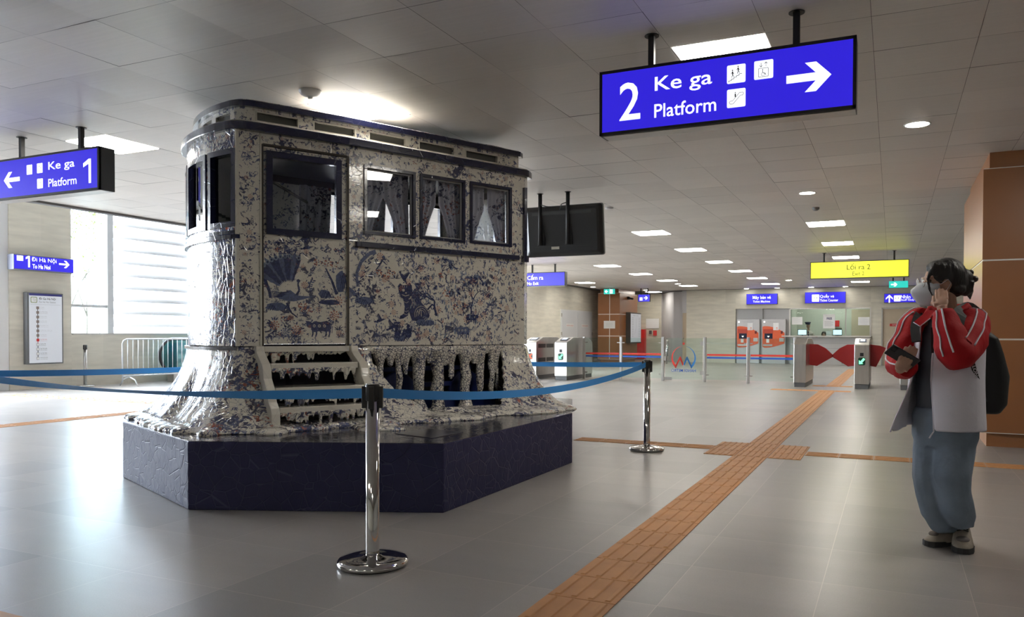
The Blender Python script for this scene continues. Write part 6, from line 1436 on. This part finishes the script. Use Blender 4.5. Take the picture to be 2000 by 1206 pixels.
# shoes
def shoe(toe, heel, w, lift=0, up=.085):
    d = Vector((toe.x-heel.x, toe.y-heel.y, 0)); L = d.length; d.normalize(); s = Vector((-d.y, d.x, 0)); h = Vector((heel.x, heel.y, 0))
    t = math.atan2(lift, L); g = MB(); P_ = lambda a, b_, z: h+d*a*L+s*b_+Vector((0, 0, z+(1-a)*lift if a < .65 else z+max(0, (.65-a))*lift+(.35*lift if a < .65 else lift*max(0, (1-a)))))
    g.sm = True; rows = []
    for a, ww, zt in ((.0, .6, .10), (.06, .8, .12), (.25, .86, .128), (.42, .88, .120), (.58, .95, .100), (.74, 1.0, .078), (.88, .9, .060), (.97, .62, .042), (1.0, .3, .028)):
        rows.append([P_(a, w*ww*math.cos(q)*(.92 if math.sin(q) < 0 else 1), .022+max(0, math.sin(q))*(zt-.022)-max(0, -math.sin(q))*.004) for q in [2*math.pi*k/18 for k in range(18)]])
    g.grid(rows, close=True, cap=True); o = link('shoe', remesh(g, .005, 3), shoem, person)
    g = MB(); g.sm = False; pts = [(0, .55), (.08, .85), (.35, .82), (.55, .88), (.75, 1.03), (.9, .92), (1.0, .5), (1.02, 0), (1.0, -.5), (.9, -.92), (.75, -1.03), (.55, -.88), (.35, -.82), (.08, -.85), (0, -.55), (-.02, 0)]
    n = len(pts); lo = [P_(a, b_*w, .002) for a, b_ in pts]; hi = [P_(a, b_*w, .030) for a, b_ in pts]; g.grid([lo, hi], close=True, cap=True); g.build('sole', solem, o)
    g = MB(); g.ball(P_(.78, 0, .062), (w*.62, w*.62, .016), 8)
    g.build('toe_mesh', shoeg, o); g = MB()
    for k in range(5): a = .40+.06*k; g.tube([P_(a, -w*.5, .112-.075*(a-.4)), P_(a+.02, 0, .128-.10*(a-.4)), P_(a, w*.5, .112-.075*(a-.4))], .0032, 6)
    g.build('lace', solem, o)
    return o
shoe(tR, tR-dR*.24, .046); shoe(tL, tL-dL*.24, .053, .02)
# jacket body: an open shell with the front edges hanging apart
jk_ctr = lambda py: A3(1848-(py-700)*.02, py, .0)
g = MB(); g.sm = True; rows = []
prof = [(612, .085, .07, .50), (620, .135, .095, .42), (634, .180, .125, .36), (660, .186, .145, .24), (700, .184, .155, .15), (740, .184, .160, .16), (780, .188, .162, .24), (812, .190, .165, .33), (838, .190, .168, .38)]
NJ = 56
for py, a, b_, op in prof:
    c = jk_ctr(py); r = []
    for k in range(NJ+1):
        q = k/NJ; t = op*.55+(2*math.pi-op*.55-op*1.15)*q      # measured from the front, towards her left
        w = 1+.035*noise.noise(Vector((q*9, py*.018, 2)))+.02*math.sin(q*23+py*.03)*(py > 700)
        p = c+FN*b_*math.cos(t)*w+FS*a*math.sin(t)*w
        if q > .93 and py > 640: p += (-XR_*.11-YA_*.02)*((q-.93)/.07)*((py-640)/198)**1.3
        p.z += (.02*(q > .96)*-1)*((py-700)/138 if py > 700 else 0)
        r.append(p)
    rows.append(r)
g.grid(rows); jk = g.build('jacket', whitem, person, norecalc=True)
so = jk.modifiers.new('s', 'SOLIDIFY'); so.thickness = .006; so.offset = 0; sb = jk.modifiers.new('u', 'SUBSURF'); sb.levels = 1; sb.render_levels = 1
edgeL = [r[0] for r in rows]; edgeR = [r[-1] for r in rows]
g = MB(); g.tube(edgeL, .004, 6); g.tube(edgeR, .004, 6); e = edgeL[-1]; g.tube([e, e+Vector((0, 0, -.02))-XR_*.012, e+Vector((0, 0, -.035))-XR_*.02], .004, 6); g.build('zip_tape', stripem, jk)
# sleeves
def sleeve(pts, rad, seed, name='sleeve'):
    g = MB(); P_ = [Vector(p) for p in pts]; n = 22; out = []; up = None; dense = []; dr = []
    for i in range(len(P_)-1):
        for k in range(5): q = k/5; qq = q; dense.append(P_[i]*(1-qq)+P_[i+1]*qq); dr.append(rad[i]*(1-q)+rad[i+1]*q)
    dense.append(P_[-1]); dr.append(rad[-1])
    for _ in range(3): dense = [dense[0]]+[(dense[i-1]+dense[i]*2+dense[i+1])/4 for i in range(1, len(dense)-1)]+[dense[-1]]
    up = YA_
    for i, p in enumerate(dense):
        t = (dense[min(i+1, len(dense)-1)]-dense[max(i-1, 0)]).normalized(); a = t.cross(up).normalized(); up = a.cross(t).normalized()
        r = []
        for k in range(n):
            an = 2*math.pi*k/n; f = 1+.13*noise.noise(Vector((math.cos(an)*1.3, math.sin(an)*1.3+seed, i*.30)))+.05*math.sin(i*1.3+math.cos(an)*2); r.append(p+(a*math.cos(an)+up*math.sin(an))*dr[i]*f)
        out.append(r)
    g.sm = True; g.grid(out, close=True, cap=True); return g.build(name, redm, jk), out
slL, rL = sleeve([SHL+FS*-.05+Vector((0, 0, .012)), SHL+FS*.012, SHL*.5+ELL*.5+FS*.02, ELL+Vector((0, 0, -.01)), ELL*.5+WRL*.5+XR_*-.005, WRL+(WRL-ELL).normalized()*-.012], [.070, .088, .090, .088, .074, .046], 1)
slR, rR = sleeve([SHR+Vector((0, 0, .012))+FS*.04, SHR-FS*.01, SHR*.5+ELR*.5-XR_*.01, ELR+Vector((0, 0, -.005)), ELR*.45+WRR*.55+Vector((0, 0, -.02)), WRR+Vector((0, 0, -.015))], [.065, .078, .076, .074, .068, .045], 7)
def stripes(out, ks, i0, i1, par, w=.0045):
    for k in ks:
        g = MB(); n = len(out[0]); pts = []
        for i in range(i0, i1): c = sum(out[i], Vector())/n; p = out[i][k % n]; pts.append(p+(p-c).normalized()*.0015)
        g.tube(pts, w, 6); g.build('stripe', stripem, par)
def best(out, i, d):
    c = sum(out[i], Vector())/len(out[i]); return max(range(len(out[i])), key=lambda k: (out[i][k]-c).normalized().dot(d))
kb = best(rL, 8, (-YA_+XR_*.15).normalized()); stripes(rL, (kb-1, kb+1), 3, 15, slL); kb2 = best(rL, 20, (-YA_-XR_*.3).normalized()); stripes(rL, (kb2-1, kb2+1), 16, 26, slL)
kb = best(rR, 8, (-XR_-YA_*.6+Vector((0, 0, .3))).normalized()); stripes(rR, (kb-1, kb+1), 2, 25, slR)
# collar
g = MB(); g.sm = True; rows = []
for h, fl in ((.0, 1.0), (.03, 1.0), (.055, 1.12), (.062, 1.22), (.035, 1.42)):
    r = []
    for k in range(25):
        t = .45+(2*math.pi-.9)*k/24; c = A3(1852, 616, .0)
        front = max(0, math.cos(t)); r.append(c+FN*(.072*fl*math.cos(t)+front*.02)+FS*.078*fl*math.sin(t)+Vector((0, 0, h*(1-.35*front)-.035*front-.005)))
    rows.append(r)
g.grid(rows); cl = g.build('collar', redm, jk, norecalc=True); so = cl.modifiers.new('s', 'SOLIDIFY'); so.thickness = .004
g = MB(); a = rows[-1]; g.tube(a[-8:], .003, 6); g.tube(a[:6], .003, 6); g.build('collar_piping', stripem, cl)
g = MB(); g.sm = True      # red lapel turned out on her right
c0, c1, c2, c3 = A3(1822, 612, -.12), A3(1806, 630, -.10), A3(1792, 636, -.06), A3(1784, 622, -.0)
g.prism([A3(1812, 606, -.10), A3(1827, 606, -.125), A3(1817, 622, -.135), A3(1797, 638, -.12), A3(1784, 630, -.09)], YA_*.006); g.build('lapel', redm, cl)
g = MB(); g.tube([A3(1784, 630, -.092), A3(1797, 638, -.122), A3(1817, 622, -.138)], .0025, 6); g.build('lapel_piping', stripem, cl)
# backpack with straps
t = thing('backpack', A3(1925, 812, .05), 'black backpack worn on the back of the person in the tracksuit jacket', 'backpack')
g = MB(); bc = A3(1892, 735, .03)-FN*.04; dx = -FN
ringtube(g, [(bc+dx*.07+Vector((0, 0, -.20)), .10, .055, FS), (bc+dx*.09+Vector((0, 0, -.15)), .125, .085, FS), (bc+dx*.10+Vector((0, 0, -.0)), .13, .09, FS), (bc+dx*.07+Vector((0, 0, .12)), .115, .075, FS), (bc+dx*.05+Vector((0, 0, .20)), .10, .06, FS), (bc+dx*.04+Vector((0, 0, .235)), .06, .035, FS)], 24)
link('pack_body', remesh(g, .010, 4), blackc, t)
def strap(pts, w, name='shoulder_strap', m=blackc, nrm=None):
    g = MB(); pts = [Vector(p) for p in pts]; rows = []
    dense = []
    for i in range(len(pts)-1):
        for k in range(4): dense.append(pts[i].lerp(pts[i+1], k/4))
    dense.append(pts[-1])
    for _ in range(2): dense = [dense[0]]+[(dense[i-1]+dense[i]*2+dense[i+1])/4 for i in range(1, len(dense)-1)]+[dense[-1]]
    for i, p in enumerate(dense):
        tt = (dense[min(i+1, len(dense)-1)]-dense[max(i-1, 0)]).normalized(); n_ = nrm or (-YA_); s = tt.cross(n_).normalized(); n2 = s.cross(tt).normalized()
        rows.append([p+s*w+n2*.004, p-s*w+n2*.004, p-s*w-n2*.004, p+s*w-n2*.004])
    g.grid(rows, close=True, cap=True); return g.build(name, m, t)
strap([A3(1904, 612, .08), A3(1890, 601, -.02), A3(1873, 612, -.17), A3(1866, 640, -.235), A3(1868, 662, -.25)], .034)
strap([A3(1812, 606, .12), A3(1795, 612, .05), A3(1786, 640, -.05), A3(1790, 668, -.10)], .022)
s2 = strap([A3(1890, 690, -.19), A3(1899, 708, -.19), A3(1906, 735, -.18), A3(1916, 760, -.12), A3(1924, 785, -.0)], .011, 'side_strap')
g = MB(); P0 = A3(1897, 722, -.197); ux = (A3(1906, 739, -.19)-A3(1899, 715, -.195)).normalized(); n_ = -YA_; uz = n_.cross(ux).normalized(); uz = uz if uz.dot(XR_) > 0 else -uz
text_into(g, 'LON', A3(1898.5, 716, -.203), ux, ux.cross(-YA_).normalized()*-1 if False else uz, .055, .016, .02, 0); g.build('strap_lettering', stripem, s2, norecalc=True)
g = MB(); g.tube([A3(1950, 715, .06), A3(1957, 722, .05), A3(1954, 732, .05)], .010, 8); g.ball(A3(1928, 670, .0), .008, 6); g.build('strap_toggle', blackc, t)
# phone
t = thing('smartphone', ph_c, 'dark smartphone held in the hand of the person in the tracksuit jacket', 'phone')
g = MB(); mt = Matrix((ph_u, ph_v, ph_n)).transposed().to_4x4(); mt.translation = ph_c; g.box(-.076, .076, -.037, .037, -.0045, .0045, mt); g.build('casing', mk('dark_phone_case', (.02, .02, .022), .35), t, bevel=.003)
g = MB(); g.box(-.072, .072, -.033, .033, .0046, .0056, mt); g.build('screen', mk('phone_screen', (.02, .03, .03), .08, coat=1), t)
g = MB(); g.box(-.068, -.045, -.028, -.004, -.0062, -.0045, mt); g.build('camera_bump', mk('black_lens', (.01, .01, .012), .15), t)
